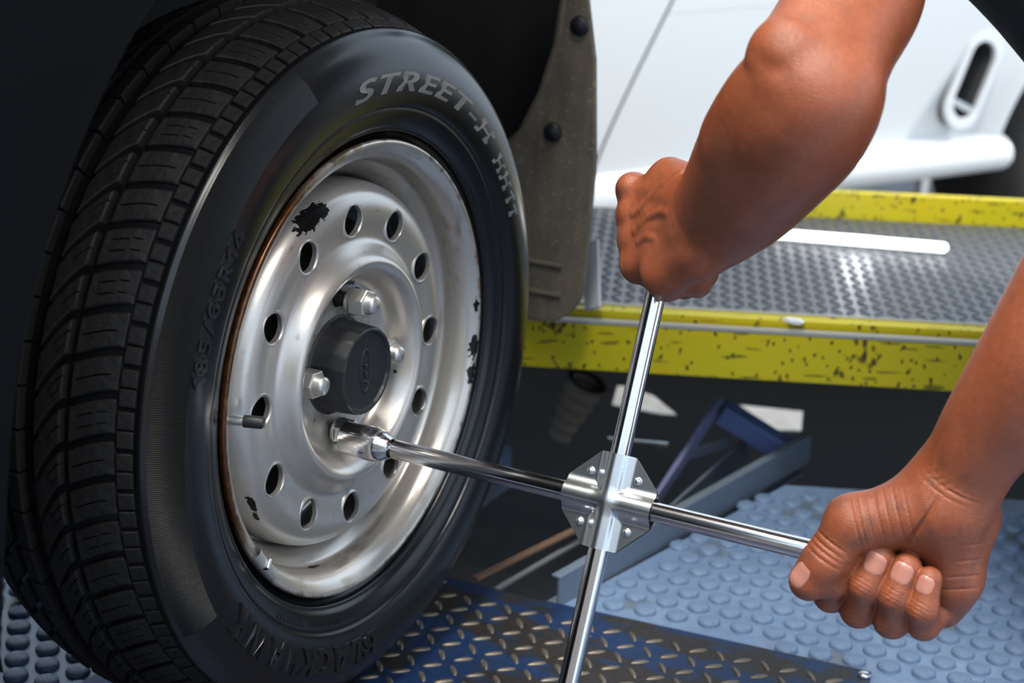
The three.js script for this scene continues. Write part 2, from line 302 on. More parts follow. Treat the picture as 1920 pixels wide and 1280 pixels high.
// ---------------------------------------------------------------- white car outside the bay
const CAR = [-0.494, GROUND, -1.48], CD = [0.475, -0.88];
const car = thing('white_car', 'shiny white car parked in the sun beyond the yellow platform', 'car', CAR);
car.rotation.y = Math.atan2(0.88, 0.475);                             // local x runs back along the car, local z is outward
{
  const WC = [1.30, 0.30], WR = 0.335;
  const off = (h) => h < 0.70 ? -0.02 + 0.075 * Math.sin(clamp((h - 0.30) / 0.5, 0, 1) * 1.35) : 0.053 - 0.35 * (h - 0.70) ** 2;
  const gap = (h) => -0.012 + 0.12 * clamp((h - 0.375) / 0.30, 0, 1.8) ** 1.25;
  const arch = (h) => (h < WC[1] + WR ? WC[0] - Math.sqrt(Math.max(0.001, WR ** 2 - (h - WC[1]) ** 2)) : WC[0]);
  const flare = (s, h) => { const d = Math.hypot(s - WC[0], h - WC[1]) - WR; return 0.032 * Math.exp(-((d / 0.06) ** 2)); };
  const panel = (name, sa, sb, ha, hb, ns = 40, nh = 24) => mesh(name, grid(ns, nh, (u, v) => { const h = lerp(ha, hb, v), s = lerp(sa(h), sb(h), u); return [s, h, off(h) + flare(s, h)]; }), M.white, car);
  panel('front_panel', () => -0.40, (h) => gap(h) - 0.003, 0.335, 0.98);
  panel('door', (h) => gap(h) + 0.003, (h) => arch(h), 0.335, WC[1] + WR, 150, 90);
  const SL = [0.865, 0.462], SA = rad(-24), inSlot = (x, y) => { const dx = x - SL[0], dy = y - SL[1], a = (dx * Math.cos(SA) + dy * Math.sin(SA)) / 1.45, b = (-dx * Math.sin(SA) + dy * Math.cos(SA)) / 1.3; return Math.hypot(a, Math.max(0, Math.abs(b) - 0.035)) < 0.028; };
  { const d = car.children[car.children.length - 1].geometry, p = d.attributes.position, ix = d.index.array, keep = []; for (let i = 0; i < ix.length; i += 3) { const cx = (p.getX(ix[i]) + p.getX(ix[i + 1]) + p.getX(ix[i + 2])) / 3, cy = (p.getY(ix[i]) + p.getY(ix[i + 1]) + p.getY(ix[i + 2])) / 3; if (!inSlot(cx, cy)) keep.push(ix[i], ix[i + 1], ix[i + 2]); } d.setIndex(keep); }
  panel('rear_panel', (h) => gap(h) + 0.003, () => 2.3, WC[1] + WR + 0.0005, 0.98);
  panel('tail_panel', (h) => WC[0] + Math.sqrt(Math.max(0.001, WR ** 2 - (h - WC[1]) ** 2)), () => 2.3, 0.30, WC[1] + WR);
  mesh('side_skirt', grid(60, 24, (u, v) => {
    const a = v * Math.PI * 1.15 - 0.2, bulge = 0.010 + 0.030 * smooth(u, 0.35, 0.9), c = 0.332 - 0.026 * u, s = lerp(-0.40, WC[0] - WR + 0.015, u);
    return [s, c + 0.040 * -Math.cos(a), -0.012 + (0.02 + bulge) * Math.sin(a)];
  }), M.white, car);
  mesh('inner_body', box(-0.40, WC[0] - WR - 0.02, 0.34, 0.98, -1.3, -0.16), M.frame, car); mesh('inner_body', box(-0.40, 0.70, 0.34, 0.98, -0.16, -0.03), M.frame, car);
  mesh('inner_body', box(-0.40, 2.3, 0.66, 0.98, -1.3, -0.03), M.frame, car);
  mesh('bonnet', grid(12, 12, (u, v) => [lerp(-0.40, 2.3, u), 0.98 + 0.06 * Math.sin(v * Math.PI), lerp(off(0.98), -1.35, v)]), M.white, car);
  const cabin = new RoundedBoxGeometry(2.0, 0.42, 1.15, 4, 0.12); cabin.translate(0.8, 1.18, -0.66); mesh('cabin', cabin, M.white, car);
  mesh('side_window', box(0.0, 1.6, 1.06, 1.32, -0.095, -0.08, 0.006), std({ color: rgb(0.02, 0.025, 0.03), roughness: 0.1 }), car);
  // oval air slot ahead of the wheel, leaning along the arch
  const slot = new THREE.Group(); slot.name = 'air_slot'; car.add(slot); slot.position.set(SL[0], SL[1], off(SL[1]) + 0.008); slot.rotation.z = SA; slot.scale.set(1.45, 1.3, 1); slot.rotation.y = rad(0);
  const ov = (k) => { const s = new THREE.Shape(); s.absellipse(0, 0.035 * k, 0.026 * k, 0.026 * k, 0, Math.PI, false); s.absellipse(0, -0.035 * k, 0.026 * k, 0.026 * k, Math.PI, 2 * Math.PI, false); s.closePath(); return s; };
  const ring = ov(1.22); ring.holes.push(ov(1)); mesh('slot_rim', new THREE.ExtrudeGeometry(ring, { depth: 0.006, bevelSize: 0.002, bevelThickness: 0.003, bevelSegments: 3, curveSegments: 24 }), M.white, slot);
const duct = ov(1.2); duct.holes.push(ov(1.02)); mesh('slot_duct', new THREE.ExtrudeGeometry(duct, { depth: 0.10, bevelEnabled: false, curveSegments: 24 }).translate(0, 0, -0.10), M.frame, slot); mesh('slot_floor', new THREE.ExtrudeGeometry(ov(1.1), { depth: 0.002, bevelEnabled: false, curveSegments: 24 }).translate(0, 0, -0.10), M.frame, slot);
  mesh('slot_bar', box(-0.024, 0.026, -0.046, -0.036, 0.001, 0.006, 0.001), M.zinc, slot);
  const rw = new THREE.Group(); rw.name = 'rear_wheel'; car.add(rw); rw.position.set(WC[0], WC[1] + 0.0, -0.04); rw.rotation.y = -Math.PI / 2;
  mesh('tyre', revolve([[-0.17, 0.18], [-0.185, 0.23], [-0.17, 0.285], [-0.13, 0.30], [-0.02, 0.30], [0.01, 0.285], [0.03, 0.23], [0.015, 0.18], [-0.02, 0.165], [-0.15, 0.165], [-0.17, 0.18]], 64, 60), M.tread, rw);
  mesh('rim', revolve([[0.012, 0.18], [-0.01, 0.165], [-0.04, 0.15], [-0.02, 0.10], [-0.005, 0.04], [-0.003, 0.001]], 48, 30), M.zinc, rw);
  mesh('jack_post', box(0.78, 0.80, 0.10, 0.31, -0.02, 0.0, 0.003), M.zinc, car);
}

// ---------------------------------------------------------------- black car: rear quarter with the wheel arch, housing, mud flap
const own = thing('black_car', 'black car body with open wheel arch around the loosened wheel', 'car', [-0.7, 0, 0]);
{
  const dx = 0.7, HWY = 0.29, R = 0.42;
  const s = new THREE.Shape(); s.moveTo(-0.60, 0.98); s.lineTo(-0.06, 0.96);
  for (let k = 0; k <= 24; k++) { const a = rad(lerp(72, 12, k / 24)); s.lineTo(R * Math.cos(a), HWY + R * Math.sin(a)); }
  s.lineTo(0.44, 0.20); s.lineTo(0.90, 0.20); s.lineTo(0.95, 0.3); s.lineTo(0.95, 1.06); s.lineTo(-0.60, 1.06); s.closePath();
  const g = new THREE.ExtrudeGeometry(s, { depth: 1.4, bevelSize: 0.006, bevelThickness: 0.008, bevelSegments: 4, curveSegments: 24 });
  g.rotateY(-Math.PI / 2); g.translate(0.022 + dx, 0, 0);             // shape x -> world z, extruded inward
  mesh('body', toCreasedNormals(g, 0.5), M.blackPaint, own);
  mesh('body_moulding', beam([0.034 + dx, 0.515, 0.47], [0.034 + dx, 0.515, 0.93], 0.02, 0.05, 0.009), M.blackPaint, own);
  mesh('wheel_housing', box(-0.36 + dx, -0.30 + dx, 0.24, 0.97, -0.48, 0.5), M.liner, own);
  const inner = grid(24, 2, (u, v) => { const a = lerp(-36, 100, u); return [lerp(-0.30, 0.0, v) + dx, HWY + 0.405 * Math.cos(rad(a)), 0.405 * Math.sin(rad(a))]; }); mesh('arch_liner', inner, M.liner, own);
  const lt = std({ color: 0xffffff, roughness: 0.85, map: tex(256, 512, (u, v) => { const n = 0.055 + 0.05 * fbm(u * 10, v * 3, 3) + 0.05 * smooth(fbm(u * 6, v * 5, 8), 0.1, 0.5); return [n * 1.5, n * 1.3, n * 1.05]; }) });
  mesh('arch_back', box(-0.34 + dx, -0.062 + dx, 0.26, 0.97, -0.505, -0.49), lt, own);
}
const flapTex = tex(512, 1024, (u, v) => {
  const n = fbm(u * 6, v * 4, 21), st = noise(u * 26, v * 3, 6), sp = smooth(noise(u * 40, v * 60, 41), 0.78, 0.86);
  const k = 0.37 + 0.05 * n + 0.025 * st + 0.14 * sp; return [k * 1.08, k * 0.98, k * 0.84];
});
const flap = thing('mud_flap', 'dusty brown-grey rubber mud flap with two bolts behind the wheel', 'mud flap', [-0.1023, 0.1910, -0.458]);
flap.scale.setScalar(1.0713);
{
  const s = new THREE.Shape(), x1 = 0.070, x0 = -0.16, r = 0.045, h = 0.335;
  s.moveTo(x0, 0); s.lineTo(x1 - r - 0.006, 0); s.absarc(x1 - r - 0.004, r, r, -Math.PI / 2, 0, false); s.lineTo(x1 + 0.003, 0.16); s.lineTo(x1 - 0.002, 0.26); s.lineTo(x1 - 0.012, h - 0.018); s.lineTo(x1 - 0.022, h); s.lineTo(0.036, h); s.lineTo(0.028, 0.27); s.lineTo(0.014, 0.225); s.lineTo(-0.006, 0.185); s.lineTo(-0.032, 0.16); s.lineTo(-0.06, 0.10); s.lineTo(x0, 0.08); s.closePath();
  const g = new THREE.ExtrudeGeometry(s, { depth: 0.004, bevelSize: 0.0015, bevelThickness: 0.0015, bevelSegments: 3, curveSegments: 16 });
  const uv = g.attributes.uv; for (let i = 0; i < uv.count; i++) uv.setXY(i, uv.getX(i) * 3, uv.getY(i) * 3);
  const fm = std({ color: 0xffffff, map: flapTex, roughness: 0.82, bumpMap: grime, bumpScale: 0.0008 });
  mesh('flap', g, fm, flap);
  for (const y of [0.030, 0.060]) mesh('rib', bar([-0.10, y, 0.0055], [0.044, y - 0.002, 0.0055], 0.0028), fm, flap);
  mesh('raised_edge', new THREE.TubeGeometry(new THREE.CatmullRomCurve3([[0.038, 0.33], [0.030, 0.27], [0.016, 0.225], [-0.004, 0.185], [-0.03, 0.16]].map(([x, y]) => new THREE.Vector3(x, y, 0.004))), 40, 0.003, 8), fm, flap);
  const prof = [[0.0001, 0.006], [0.003, 0.0062], [0.0034, 0.0048], [0.0075, 0.0045], [0.0092, 0.002], [0.0096, -0.001]].map(([a, b]) => new THREE.Vector2(a, b));
  for (const [x, y] of [[0.0535, 0.290], [0.0297, 0.188]]) mesh('bolt', new THREE.LatheGeometry(prof, 28).rotateX(Math.PI / 2).translate(x, y, 0.0055), M.cap, flap);
}

// ---------------------------------------------------------------- the wheel
const HW = 0.29;
const wheel = thing('car_wheel', 'silver steel wheel with black tyre and centre cap', 'wheel', [0, HW, 0]);
const tyreProfile = [[-0.012, 0.168], [-0.0085, 0.178], [-0.0065, 0.1835], [-0.0030, 0.1880], [0.0008, 0.1895], [0.0016, 0.1915], [0.0045, 0.1955], [0.0085, 0.2055], [0.0088, 0.2085], [0.0105, 0.2095], [0.0135, 0.217], [0.0155, 0.228], [0.0150, 0.239], [0.0125, 0.249], [0.0075, 0.258], [0.0010, 0.2640], [-0.0022, 0.2668], [-0.0052, 0.2672], [-0.0062, 0.2658], [-0.0085, 0.2662], [-0.018, 0.2695], [-0.030, 0.2745], [-0.050, 0.2800], [-0.085, 0.2825], [-0.12, 0.2800], [-0.14, 0.2745], [-0.16, 0.2655], [-0.172, 0.250], [-0.180, 0.225], [-0.172, 0.195], [-0.16, 0.176], [-0.13, 0.165]];
const tyre = mesh('tyre', revolve(tyreProfile, 240, 260), M.rubber, wheel);
tyre.userData.label = 'black rubber tyre with raised lettering';
{
  const rt = (x) => 0.2895 - 0.0215 * ((x + 0.085) / 0.075) ** 2 + (x > -0.02 ? (x + 0.02) * 0.05 : 0);      // tread crown radius
  const NB = 60, step = 2 * Math.PI / NB;
  // one tread block: x range, angle range, slant, sipes across it (angle fraction), raised on the carcass
  function block(x0, x1, ta, tb, slant, sipes, base, chamfer = 0.0012, nx = 7) {
    const T = [[ta, 1], [ta + chamfer / 0.28, 0]];
    for (const [f] of sipes) { const c = lerp(ta, tb, f), w = 0.0007 / 0.28; T.push([c - w, 0], [c, 2 + sipes.findIndex((q) => q[0] === f)], [c + w, 0]); }
    T.push([tb - chamfer / 0.28, 0], [tb, 1]);
    const X = [x0, x0 + Math.sign(x1 - x0) * chamfer]; for (let k = 1; k < nx; k++) X.push(lerp(x0, x1, k / nx)); X.push(x1 - Math.sign(x1 - x0) * chamfer, x1);
    const pos = [], idx = [], nt = T.length + 2, add = (x, t, r) => { const sh = slant(clamp((x - x0) / (x1 - x0), 0, 1)); pos.push(x, r * Math.cos(t + sh), r * Math.sin(t + sh)); };
    const nX = X.length;
    for (let i = -1; i <= nX; i++) for (let j = -1; j <= T.length; j++) {
      const x = X[clamp(i, 0, nX - 1)], [t, kind] = T[clamp(j, 0, T.length - 1)], f = (x - x0) / (x1 - x0);
      let r = rt(x); if (i < 0 || j < 0 || i >= nX || j >= T.length) r = base(x); else {
        if (kind === 1 || i === 0 || i === nX - 1) r -= 0.0009; else if (kind >= 2) { const [, a, b, c] = sipes[kind - 2]; if (f > a && f < b && !(c && Math.abs(f - c) < 0.03)) r -= 0.0035; }
      }
      add(x, t, r);
    }
    for (let i = 0; i < nX + 1; i++) for (let j = 0; j < T.length + 1; j++) { const a = i * nt + j, b = a + nt; if (x1 > x0) idx.push(a, a + 1, b, b, a + 1, b + 1); else idx.push(a, b, a + 1, b, b + 1, a + 1); }
    let g = new THREE.BufferGeometry(); g.setAttribute('position', new THREE.Float32BufferAttribute(pos, 3)); g.setIndex(idx);
    const uv = []; for (let i = 0; i < pos.length; i += 3) uv.push(pos[i] * 12, Math.atan2(pos[i + 2], pos[i + 1]) * 3.4); g.setAttribute('uv', new THREE.Float32BufferAttribute(uv, 2));
    return toCreasedNormals(g, 0.5);
  }
  const base = (x) => 0.2822 - 0.0180 * ((x + 0.085) / 0.075) ** 2 - 0.003;
  const gw = 0.0058 / 0.28 / 2;                                       // half of a lateral groove
  const sl1 = (f) => 0.035 * (f ** 1.6) * 1.0 - 0.02, sl2 = (f) => 0.018 + 0.10 * f ** 1.35;
  const shoulderA = block(-0.0195, -0.0485, gw, step - gw, sl1, [[0.34, 0.18, 0.85, 0.42], [0.68, 0.18, 0.85, 0.42]], base);
  const shoulderB = block(-0.0195, -0.0485, gw, step - gw, sl1, [[0.52, 0.18, 0.9, 0.38]], base);
  const midA = block(-0.0540, -0.0740, gw * 1.3, step - gw, sl2, [[0.5, 0.05, 0.5]], base);
  const midB = block(-0.0540, -0.0740, gw * 1.3, step - gw, sl2, [[0.33, 0.0, 0.45], [0.7, 0.1, 0.4]], base);
  const stripA = block(-0.0082, -0.0180, gw * 0.7, step / 2 - 0.0018, () => 0.012, [], base, 0.0008, 4);
  for (let k = 0; k < NB; k++) {
    const a = k * step, pick = (k * 7 % 10) < 4;
    for (const [nm, g, ex] of [['shoulder_block', pick ? shoulderA : shoulderB, 0], ['tread_block', pick ? midA : midB, 0], ['shoulder_tile', stripA, 0], ['shoulder_tile', stripA, step / 2 - gw * 0.35]]) {
      const o = mesh(nm, g, M.tread, tyre); o.rotation.x = a + ex;
    }
  }
  // centre rib and the rows of the far half
  const far = []; const m1 = block(-0.0870, -0.0990, 0.003, step - 0.003, () => 0, [], base), m2 = block(-0.1060, -0.1220, gw, step - gw, (f) => 0.06 * f, [], base), m3 = block(-0.1275, -0.1590, gw, step - gw, (f) => 0.03 * f, [[0.5, 0.1, 0.8]], base);
  for (let k = 0; k < NB; k++) for (const g of [m1, m2, m3]) far.push(g.clone().rotateX(k * step));
  const fm = mesh('far_tread_rows', join(far), M.tread, tyre); fm.userData.kind = 'stuff';
  // band of fine radial ribs on the upper sidewall
  const ribTex = tex(8, 2, (u) => 0.5 + 0.5 * Math.cos(u * 2 * Math.PI), { color: false, repeat: [1080, 1] });
  const ribMat = phy({ color: rgb(0.006, 0.006, 0.006), roughness: 0.42, specularIntensity: 0.45, bumpMap: ribTex, bumpScale: 0.0011 });
  const prof = new THREE.CatmullRomCurve3(tyreProfile.map(([x, r]) => new THREE.Vector3(x, r, 0)), false, 'centripetal').getPoints(260).filter((p) => p.x > -0.001 && p.y > 0.241 && p.y < 0.2642);
  const band = grid(240, prof.length - 1, (u, v) => { const i = Math.round(v * (prof.length - 1)), p = prof[i], q0 = prof[Math.max(0, i - 1)], q1 = prof[Math.min(prof.length - 1, i + 1)], l = Math.hypot(q1.x - q0.x, q1.y - q0.y), t = lerp(rad(20), rad(118), u), e = 0.0005; const x = p.x + (q1.y - q0.y) / l * e, r = p.y - (q1.x - q0.x) / l * e; return [x, r * Math.cos(t), r * Math.sin(t)]; });
  { const uv = band.attributes.uv; for (let i = 0; i < uv.count; i++) uv.setX(i, lerp(20, 118, uv.getX(i)) / 360); }
  mesh('ribbed_band', band, ribMat, tyre);
}
const font = await new FontLoader().loadAsync('fonts/droid/droid_sans_bold.typeface.json');
// raised letters wrapped on the sidewall, reading clockwise with their tops outward
const sideX = (r) => { const c = [[0.1955, 0.0045], [0.2095, 0.0105], [0.217, 0.0135], [0.228, 0.0155], [0.239, 0.0150], [0.249, 0.0125], [0.258, 0.0075]]; for (let i = 1; i < c.length; i++) if (r <= c[i][0]) return lerp(c[i - 1][1], c[i][1], (r - c[i - 1][0]) / (c[i][0] - c[i - 1][0])); return 0.006; };
function wrapText(text, r0, size, aStart, aEnd, shear, lift, mat, parent) {
  const geos = []; let adv = 0; const sp = size * 0.14;
  for (const ch of text) {
    if (ch === ' ') { adv += size * 0.4; continue; }
    const g = new TextGeometry(ch, { font, size, depth: 1, curveSegments: 5, bevelEnabled: false }); g.computeBoundingBox(); const bb = g.boundingBox;
    g.translate(adv - bb.min.x, 0, 0); adv += bb.max.x - bb.min.x + sp; geos.push(g);
  }
  const all = join(geos), p = all.attributes.position, k = (aStart - aEnd) / adv;
  for (let i = 0; i < p.count; i++) {
    const y = p.getY(i), x = p.getX(i) + y * shear, z = p.getZ(i), r = r0 + y, t = rad(aStart - x * k);
    p.setXYZ(i, sideX(r) - 0.0012 + lift * z + 0.0012 * z, r * Math.cos(t), r * Math.sin(t));
  }
  all.computeVertexNormals(); return mesh('raised_lettering', all, mat, parent);
}
wrapText('STREET-H', 0.2210, 0.0150, 9.5, -47, 0.25, 0.0007, M.letter, tyre);
wrapText('HH11', 0.2200, 0.0130, -51, -69, 0.2, 0.0006, M.letter, tyre);
wrapText('185/65R14', 0.2290, 0.0120, 75, 47.5, 0, 0.0016, M.rubber, tyre);
wrapText('BLACKHAWK', 0.2190, 0.0215, 177, 121, 0, 0.0018, M.rubber, tyre);
wrapText('TUBELESS', 0.1985, 0.0052, 150, 138, 0, 0.0005, M.rubber, tyre);
wrapText('STEEL BELTED RADIAL', 0.1985, 0.0044, 166, 152, 0, 0.0005, M.rubber, tyre);
wrapText('MAX LOAD 560 KG', 0.1985, 0.0038, -78, -96, 0, 0.0004, M.rubber, tyre);
// ---- rim
{
  const W = 2048, H = 512;
  const chips = [];                                                   // [th, s centre along the disc profile, size th, size s]
  const rimTone = (u, v) => { const a = u * 2 * Math.PI; return 0.015 * fbm(Math.cos(a) * 6, Math.sin(a) * 6, v * 20) + 0.012 * noise(Math.cos(a) * 60, Math.sin(a) * 60, v * 160); };
  const pa = (u, c) => { let d = u - c; d -= Math.round(d); return d; };
  const discP = [[-0.056, 0.1480], [-0.040, 0.1482], [-0.026, 0.1462], [-0.0165, 0.1395], [-0.0132, 0.1300], [-0.0134, 0.1200], [-0.0150, 0.1090], [-0.0148, 0.1020], [-0.0095, 0.0955], [-0.0030, 0.0900], [-0.0015, 0.0860], [-0.0045, 0.0800], [-0.0140, 0.0745], [-0.0240, 0.0700], [-0.0285, 0.0640], [-0.0290, 0.0540], [-0.0290, 0.0330]];
  const chipped = (u, v, list, grain) => { let m = 0; for (const [c, s, dc, ds] of list) { const a = pa(u, c) / dc, b = (v - s) / ds, e = Math.sqrt(a * a + b * b); m = Math.max(m, smooth(0.85 - e + 0.55 * fbm(u * grain, v * grain / 4, 77), 0, 0.06)); } return m; };
  const th = (deg) => ((deg % 360) + 360) % 360 / 360;
  const discList = [[th(19.5), 0.235, 0.024, 0.06], [th(14), 0.245, 0.010, 0.04], [th(-14), 0.80, 0.03, 0.016], [th(-5), 0.815, 0.02, 0.01], [th(120), 0.215, 0.012, 0.02], [th(126), 0.20, 0.008, 0.012], [th(146), 0.43, 0.004, 0.01], [th(98), 0.83, 0.006, 0.006], [th(-110), 0.72, 0.004, 0.012], [th(-95), 0.70, 0.005, 0.008], [th(-125), 0.80, 0.004, 0.01]];
  const discTex = tex(W, H, (u, v) => {
    const n = rimTone(u, v), m = chipped(u, v, discList, 130), g = smooth(fbm(u * 26, v * 9, 51) - 0.25 + 0.5 * smooth(v, 0.78, 1), 0.25, 0.8), sp = smooth(noise(u * 420, v * 110, 5), 0.88, 0.93);
    const c = [0.76 + n, 0.735 + n, 0.705 + n], d = [0.42, 0.37, 0.32]; return c.map((x, k) => lerp(lerp(x, d[k], 0.55 * g + 0.4 * sp), 0.03, m));
  });
  const rimMat = phy({ color: 0xffffff, map: discTex, metalness: 0.7, roughness: 0.31, clearcoat: 0.25, clearcoatRoughness: 0.25 });
  // solid pressed disc, thickness 3.5 mm, then 12 round holes cut through it
  const c = new THREE.CatmullRomCurve3(discP.map(([x, r]) => new THREE.Vector3(x, r, 0)), false, 'centripetal'), front = c.getPoints(72).map((p) => [p.x, p.y]);
  const back = front.map(([x, r], i) => { const a = front[Math.max(0, i - 1)], b = front[Math.min(front.length - 1, i + 1)], l = Math.hypot(b[0] - a[0], b[1] - a[1]); return [x + (b[1] - a[1]) / l * 0.0036, r - (b[0] - a[0]) / l * 0.0036]; }).reverse();
  const gF = revolve([...front, ...back, front[0]], 192);
  { const uv = gF.attributes.uv; for (let i = 0; i < uv.count; i++) uv.setY(i, clamp(uv.getY(i) * 2.0, 0, 1)); }
  { const nf = toCreasedNormals(gF, 0.9); gF.setAttribute('normal', gF.attributes.normal); }
  let A = new Brush(gF); A.updateMatrixWorld(); const ev = new Evaluator(); ev.attributes = ['position', 'normal', 'uv']; ev.useGroups = false;
  const cut = []; for (let k = 0; k < 12; k++) { const a = rad(-1.4 - 30 * k), g = new THREE.CylinderGeometry(0.0112, 0.0112, 0.04, 28).rotateZ(Math.PI / 2); g.scale(1, 1.08, 1.0); g.translate(-0.0137, 0.1195, 0); g.rotateX(a); cut.push(g); }
  const studA = [-4, -94, -184, -274];
  for (const d of studA) { const g = new THREE.CylinderGeometry(0.0075, 0.0075, 0.03, 20).rotateZ(Math.PI / 2); g.translate(-0.03, 0.0545, 0); g.rotateX(rad(d)); cut.push(g); }
  const B = new Brush(mergeGeometries(cut)); B.updateMatrixWorld();
  const res = ev.evaluate(A, B, SUBTRACTION);
  const disc = mesh('disc', res.geometry, rimMat, wheel); disc.userData.label = 'silver pressed disc with twelve round holes';
  const lipRing = revolve([[-0.0010, 0.0118], [0.0006, 0.0124], [0.0006, 0.0134], [-0.0012, 0.0146]], 32);
  for (let k = 0; k < 12; k++) { const o = mesh('hole_rim', lipRing, rimMat, disc); const a = rad(-1.4 - 30 * k); o.position.set(-0.0137, 0.1195 * Math.cos(a), 0.1195 * Math.sin(a)); o.rotation.x = a; }
  // barrel with flange, rust along the outer edge
  const barrelP = [[-0.0065, 0.1770], [-0.0060, 0.1800], [-0.0040, 0.1822], [-0.0012, 0.1826], [0.0006, 0.1815], [0.0008, 0.1795], [-0.0012, 0.1755], [-0.0050, 0.1705], [-0.0110, 0.1668], [-0.0190, 0.1652], [-0.0260, 0.1640], [-0.0300, 0.1610], [-0.0360, 0.1560], [-0.0430, 0.1515], [-0.0520, 0.1500], [-0.0800, 0.1500], [-0.0880, 0.1560], [-0.0980, 0.163], [-0.122, 0.166], [-0.128, 0.176], [-0.131, 0.181]];
  const barList = [[th(-100), 0.10, 0.012, 0.03], [th(-108), 0.095, 0.01, 0.03], [th(-88), 0.10, 0.006, 0.02], [th(165), 0.26, 0.008, 0.012]];
  const barTex = tex(W, H, (u, v) => {
    const n = rimTone(u, v), a = u * 360, side = smooth(a, 15, 35) * (1 - smooth(a, 108, 125)), edge = smooth(0.105 + 0.02 * fbm(u * 60, 1, 3) - v, 0, 0.03) * side, other = smooth(0.075 + 0.05 * fbm(u * 50, 4, 9) - v, 0, 0.03) * 0.55;
    const m = chipped(u, v, barList, 160), ru = clamp(Math.max(edge, other), 0, 1), rn = 0.5 + 0.5 * fbm(u * 180, v * 40, 6), dirt = smooth(fbm(u * 14, v * 8, 23), 0.2, 0.7) * 0.35;
    const c = [0.76 + n, 0.735 + n, 0.70 + n], rust = [0.20 + 0.30 * rn, 0.12 + 0.20 * rn, 0.06 + 0.09 * rn], d = [0.45, 0.40, 0.34]; return c.map((x, k) => lerp(lerp(lerp(x, d[k], dirt), rust[k], ru), 0.035, m));
  });
  const barMat = phy({ color: 0xffffff, map: barTex, metalness: 0.7, roughness: 0.27, clearcoat: 0.25, clearcoatRoughness: 0.25 });
  mesh('rim_barrel', revolve(barrelP, 240, 150), barMat, wheel);
  // hub behind and centre cap
  mesh('hub', join([revolve([[-0.12, 0.001], [-0.12, 0.118], [-0.052, 0.118], [-0.046, 0.112], [-0.034, 0.085], [-0.033, 0.001]], 48)]), M.drum, wheel);
  const capG = revolve([[-0.0300, 0.0400], [-0.0285, 0.0405], [-0.0272, 0.0385], [-0.0240, 0.0372], [-0.0080, 0.0362], [-0.0015, 0.0357], [0.0008, 0.0348], [0.0016, 0.0335], [0.0012, 0.0318], [-0.0010, 0.0308], [-0.0012, 0.0295], [-0.0012, 0.0005]], 96);
  const cap = mesh('centre_cap', toCreasedNormals(capG, 0.6), M.cap, wheel); cap.userData.label = 'black plastic centre cap with an embossed oval';
  const el = new THREE.EllipseCurve(0, 0, 0.0175, 0.0066, 0, 2 * Math.PI).getPoints(64).map((p) => new THREE.Vector3(p.x, p.y, 0));
  const emblem = new THREE.Group(); emblem.name = 'emblem'; cap.add(emblem);
  emblem.matrixAutoUpdate = true; emblem.position.set(-0.0012, 0, 0); emblem.rotation.set(0, 0, 0);
  const toCap = (g) => { g.applyMatrix4(new THREE.Matrix4().makeBasis(new THREE.Vector3(0, Math.cos(rad(-2)), Math.sin(rad(-2))), new THREE.Vector3(0, -Math.sin(rad(-2)), Math.cos(rad(-2))), new THREE.Vector3(1, 0, 0))); return g; };
  const script = [];                                                   // flowing script letters as bent round strokes
  const stroke = (pts) => script.push(new THREE.TubeGeometry(new THREE.CatmullRomCurve3(pts.map(([x, y]) => new THREE.Vector3(x * 0.001, y * 0.001, 0.0005))), 26, 0.00075, 8));
  stroke([[-12.5, 1.2], [-11, 3.2], [-8, 3.5], [-5.5, 2.8]]); stroke([[-8, 3.3], [-8.6, 0.5], [-9.8, -2.6], [-11.5, -2.6]]); stroke([[-10.5, 0.2], [-8.5, 0.7], [-6.6, 0.4]]);
  stroke([[-4.2, 1.1], [-5.4, 0.2], [-5.2, -1.6], [-3.9, -1.6], [-3.1, -0.2], [-4.0, 1.1], [-2.5, 1.2]]);
  stroke([[-1.4, 1.2], [-1.9, -1.7]]); stroke([[-1.6, 0.2], [-0.5, 1.2], [0.7, 1.1]]);
  stroke([[4.2, 0.9], [2.8, 1.1], [1.9, -0.3], [2.5, -1.7], [3.6, -1.3], [4.6, 0.8], [6.2, 3.6], [4.9, 0.8], [4.5, -1.4], [6.0, -1.6]]);
  mesh('oval_ring', toCap(new THREE.TubeGeometry(new THREE.CatmullRomCurve3(el.slice(0, 64), true), 96, 0.0008, 8, true)), M.cap, emblem);
  mesh('script', toCap(join(script)), M.cap, emblem);
  // wheel nuts: conical seat, hexagon with chamfer, domed tip
  function nutGeo() {
    const hex = new THREE.Shape(); for (let k = 0; k < 6; k++) { const a = k * Math.PI / 3 + 0.25; hex[k ? 'lineTo' : 'moveTo'](0.0106 * Math.cos(a), 0.0106 * Math.sin(a)); } hex.closePath();
    const h = new THREE.ExtrudeGeometry(hex, { depth: 0.0125, bevelSize: 0.0009, bevelThickness: 0.0012, bevelSegments: 2 }); h.rotateY(Math.PI / 2); h.translate(0.004, 0, 0);
    const seat = revolve([[-0.001, 0.0070], [0.0, 0.0100], [0.0025, 0.0116], [0.0045, 0.0114]], 32), tip = revolve([[0.0155, 0.0090], [0.0180, 0.0086], [0.0188, 0.0078], [0.0225, 0.0074], [0.0243, 0.0066], [0.0252, 0.0045], [0.0255, 0.0003]], 32);
    return [join([h]), seat, tip];
  }
  const [nh, ns, nt] = nutGeo();
